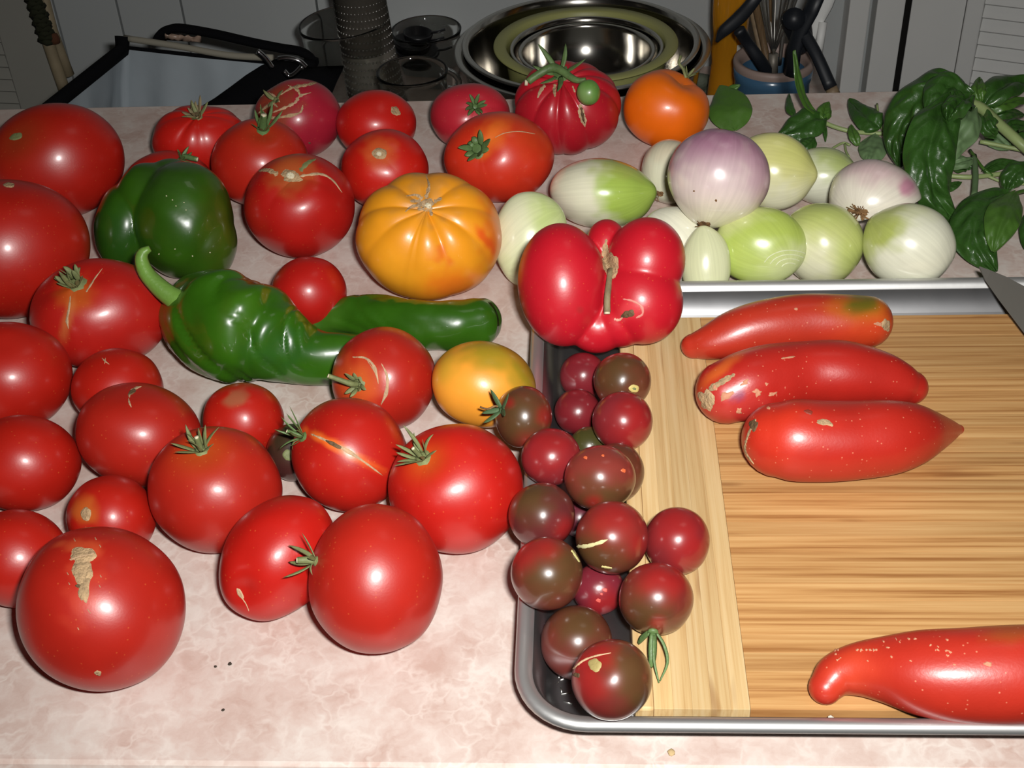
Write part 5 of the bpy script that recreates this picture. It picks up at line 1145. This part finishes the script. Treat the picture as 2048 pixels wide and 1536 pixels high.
o, P, k = stick('tongs', 'black hinged tongs leaning right, one arm hanging outside the crock', 'utensil', [(1596, 30, -.04), (1606, 62, -.05), (1634, 112, -.07), (1662, 176, -.09)], [18, 13, 12, 13], BH, .55)
mkc('arm', *tube_vf([at_depthY(x, y, kc.y-.05) for x, y in ((1640, -20), (1622, 22), (1600, 62), (1588, 100), (1582, 150))], .0085, 10, flat=.6), BH, o)
mkc('pivot', *tube_vf([at_depthY(1588, 38, kc.y-.055), at_depthY(1588, 38, kc.y-.02)], .011, 14), BH, o); mkc('head', *tube_vf(catmull([at_depthY(x, y, kc.y-.03) for x, y in ((1572, 26), (1590, 44), (1600, 78), (1594, 104))], 4), [.008, .014, .016, .017, .018, .018, .017, .016, .015, .014, .012, .010, .006], 12, flat=.6), BH, o)
mkc('end_cap', *tube_vf([at_depthY(1662, 176, kc.y-.09), at_depthY(1669, 190, kc.y-.092)], .006, 10), WOODL, o)
o, P, k = stick('slotted_spoon', 'white plastic utensil leaning right behind the black tongs', 'utensil', [(1622, 84, .02), (1633, 50, .02), (1652, 10, .02), (1664, -25, .02)], [7, 11, 14, 14], WHITE, .4)
mkc('prong', *tube_vf([at_depthY(1646, 44, kc.y+.018), at_depthY(1636, 110, kc.y+.01)], .0045, 8), WHITE, o)
stick('spatula', 'blue handled spatula low in the right of the crock', 'utensil', [(1590, 130, .02), (1600, 95, .02), (1606, 80, .02)], [7, 7, 6], plain('navy_plastic', (.01, .02, .06), .4))
# grey dish towel between bowls and bottle
tw = []
for i in range(7):
    for j in range(5):
        q = on_z(1392+i*7, 150+j*11, LOWZ+.012+.02*math.sin(i*1.1)*math.sin(j*.9+1)+.016*(4-j)/4); tw.append(q)
FT = [(i*5+j, (i+1)*5+j, (i+1)*5+j+1, i*5+j+1) for i in range(6) for j in range(4)]
t_ = mkt('dish_cloth', tw, FT, plain('grey_green_cloth', (.13, .15, .11), .9, bump=.5, bscale=200)); t_.modifiers.new('s', 'SOLIDIFY').thickness = .004; tag(t_, 'crumpled grey-green dish cloth behind the orange tomato', 'cloth')

# ------------------------------------------------------------------ black-trimmed bag on the left
def bag():
    ZB = -.04
    A_, B_, C_, D_ = (Vector(on_z(*p, ZB)) for p in ((92, 222), (250, 96), (548, 128), (392, 222)))
    A_ = A_+(A_-B_)*.18; D_ = D_+(D_-C_)*.18
    A_.y = max(A_.y, TBL_Y+.03); D_.y = max(D_.y, TBL_Y+.03)
    root = empty('insulated_bag', ((A_+C_)/2).xy.to_3d()+Vector((0, 0, -.86))); tag(root, 'open black-bound bag with a pale grey-blue liner behind the counter at left', 'bag')
    c = (A_+B_+C_+D_)/4; dn = Vector((0, 0, -.36)); cor = [A_, B_, C_, D_]; V = []; Fc = []; n = 24; lay = 12
    per = []
    for i in range(4):
        for k in range(n): per.append((cor[i].lerp(cor[(i+1) % 4], k/n), i))
    for L_ in range(lay):
        q = L_/(lay-1)
        for (p, i) in per:
            x = p.lerp(c, .04+.20*q)+dn*q+Vector((-.07*q, 0, 0)); x += Vector((noise.noise(p*9+Vector((0, 0, q*3))), noise.noise(p*9+Vector((5, 0, q*3))), 0))*.020*math.sin(math.pi*min(1, q*1.5+.05)); x += Vector((noise.noise(p*34+Vector((0, q*3, 0))), noise.noise(p*34+Vector((7, q*3, 0))), 0))*.013*min(1, q*4); V.append(x)
    m = len(per)
    for L_ in range(lay-1):
        for k in range(m): Fc.append((L_*m+k, L_*m+(k+1) % m, (L_+1)*m+(k+1) % m, (L_+1)*m+k))
    Fc.append(tuple(range((lay-1)*m, lay*m))); mkc('liner', V, Fc, LINER, root)
    Vo = []; 
    for L_ in range(7):
        q = L_/6
        for (p, i) in per: x = c+(p-c)*(1.07-.22*q)+Vector((-.10*min(1, q*3), 0, -.85*q)); Vo.append(x)
    Fo = [(L_*m+k, L_*m+(k+1) % m, (L_+1)*m+(k+1) % m, (L_+1)*m+k) for L_ in range(6) for k in range(m)]+[tuple(range(6*m, 7*m))]
    mkc('shell', Vo, Fo, BLACKF, root)
    mkc('binding', *tube_vf([B_+Vector((0, 0, .012)), B_.lerp(A_, .03), B_.lerp(A_, .3), B_.lerp(A_, .65), A_], .0085, 8, flat=.8), BLACKF, root)
    mkc('binding', *tube_vf([A_, D_], .008, 8, flat=.8), BLACKF, root)
    # right flap: black panel falling outside
    W_ = [C_, D_, D_+Vector((.09, .02, -.04)), C_+Vector((.06, .02, -.02))]
    Vf = []; 
    for i in range(7):
        for j in range(5):
            a = W_[0].lerp(W_[1], i/6); b_ = W_[3].lerp(W_[2], i/6); Vf.append(a.lerp(b_, j/4)+Vector((0, 0, .004*math.sin(j*2.1+i))))
    f = mkc('flap', Vf, [(i*5+j, i*5+j+1, (i+1)*5+j+1, (i+1)*5+j) for i in range(6) for j in range(4)], BLACKF, root); f.modifiers.new('s', 'SOLIDIFY').thickness = .006
    # liner hem along the far edge, creamy
    mkc('hem', *tube_vf(catmull([B_+Vector((.002, 0, .010)), B_.lerp(C_, .35)+Vector((0, 0, .008)), B_.lerp(C_, .7)+Vector((0, 0, .004)), C_+Vector((0, 0, .006))], 5), .0036, 8, flat=.9), plain('cream_hem', (.26, .24, .19), .8), root)
    # raised black back strap
    Y = B_.y+.05; sp = [Vector(on_y(x, y, Y)) for x, y in ((318, 82), (326, 66), (342, 58), (366, 57), (430, 68), (500, 84), (560, 96), (600, 103), (622, 118), (615, 150))]
    mkc('strap', *tube_vf(catmull(sp, 4), .0092, 10, flat=.5, nhint=(0, .3, 1)), BLACKF, root)
    for j, pts in enumerate((((515, 102), (530, 115), (545, 136)), ((556, 118), (575, 116), (598, 122), (612, 134)), ((568, 142), (578, 152), (590, 148), (606, 132)))):
        mkc('ring', *tube_vf(catmull([Vector(on_y(x, y, C_.y-.03)) for x, y in pts], 6), .0026, 8), plain('chrome', (.6, .6, .62), .12, 1.), root)
    # crumpled paper inside the back pocket
    r = random.Random(3); Vp = []
    for i in range(12):
        for j in range(3): Vp.append(Vector(on_y(330+i*6.5, 78-j*6+i*.6+r.uniform(-3, 3)*(j > 0), Y-.006-.002*j+r.uniform(-.004, .004))))
    pp = mkc('crumpled_film', Vp, [(i*3+j, i*3+j+1, (i+1)*3+j+1, (i+1)*3+j) for i in range(11) for j in range(2)], plain('pinkish_film', (.30, .21, .16), .3), root); pp.modifiers.new('s', 'SOLIDIFY').thickness = .001
bag()
# two canes tied with dark cord against the wall at left
Y = WALLY-.08
P1_ = [at_depthY(x, y, Y) for x, y in ((66, -40), (88, 60), (108, 120), (128, 178), (150, 240))]; P2_ = [at_depthY(x, y, Y+.01) for x, y in ((78, -40), (104, 60), (122, 110), (138, 150))]
tb = empty('cane_bundle', P1_[-1]); tag(tb, 'tan canes bound with dark twisted cord leaning against the wall at left', 'canes')
mkc('cane', *tube_vf(P1_, .0075, 12), TAN, tb); mkc('cane', *tube_vf(P2_, .0070, 12), TAN, tb)
ct_ = []
for s in range(60):
    q = s/59; a = q*26*math.pi; c = at_depthY(58+q*38, -30+q*112, Y-.004); ct_.append(c+Vector((math.cos(a)*.008, math.sin(a)*.008, 0)))
mkc('cord', *tube_vf(ct_, .0042, 6), CORD, tb)
mkc('cord_knot', *lathe_vf([(0, -.007), (.006, -.005), (.0065, 0), (.005, .006), (0, .008)], at_depthY(109, 78, Y-.004), 12), plain('rust_cord', (.10, .035, .015), .9), tb)

# ------------------------------------------------------------------ crumbs
def crumb(px, py, r, mat, label, z=0.0, cat='crumb', grp=None):
    p = on_z(px, py, z); k = depth_of(p)/FPX; rr = random.Random(px); bm = bmesh.new(); bmesh.ops.create_icosphere(bm, subdivisions=2, radius=1)
    V = [Vector((v.co.x*r*k*rr.uniform(.7, 1.2), v.co.y*r*k*rr.uniform(.8, 1.2), (v.co.z*.5+.5)*r*k*rr.uniform(.8, 1.1)))+Vector(p) for v in bm.verts]; Fc = [[v.index for v in f.verts] for f in bm.faces]; bm.free()
    o = mkt('crumb', V, Fc, mat); tag(o, label, cat, grp)
CR = plain('dark_crumb', (.04, .03, .02), .9); BR = plain('bread_crumb', (.50, .36, .18), .9)
crumb(431, 1334, 3.2, CR, 'left dark speck of the close pair on the bare front of the counter', grp='dark specks on the counter')
crumb(460, 1329, 4.2, CR, 'right dark speck of the close pair on the bare front of the counter', grp='dark specks on the counter')
crumb(446, 1421, 3.4, CR, 'lone dark speck nearest the front left counter edge', grp='dark specks on the counter')
crumb(1343, 1507, 8, BR, 'tan bread crumb on the counter in front of the tray', grp='pale crumbs')
crumb(1661, 1437, 6, plain('white_crumb', (.7, .66, .52), .9), 'white crumb at the board edge by the front tray rim', z=ZT, grp='pale crumbs')
V, Fc = obox(on_z(1258, 1436, .0022), (1, 0, 0), (0, 1, 0), (0, 0, 1), .0055, .0035, .0006)
tag(mkt('paper_scrap', V, Fc, plain('white_paper', (.8, .8, .8), .7), smooth=False), 'tiny white paper scrap in the tray beneath the nearest cherry tomato', 'paper')
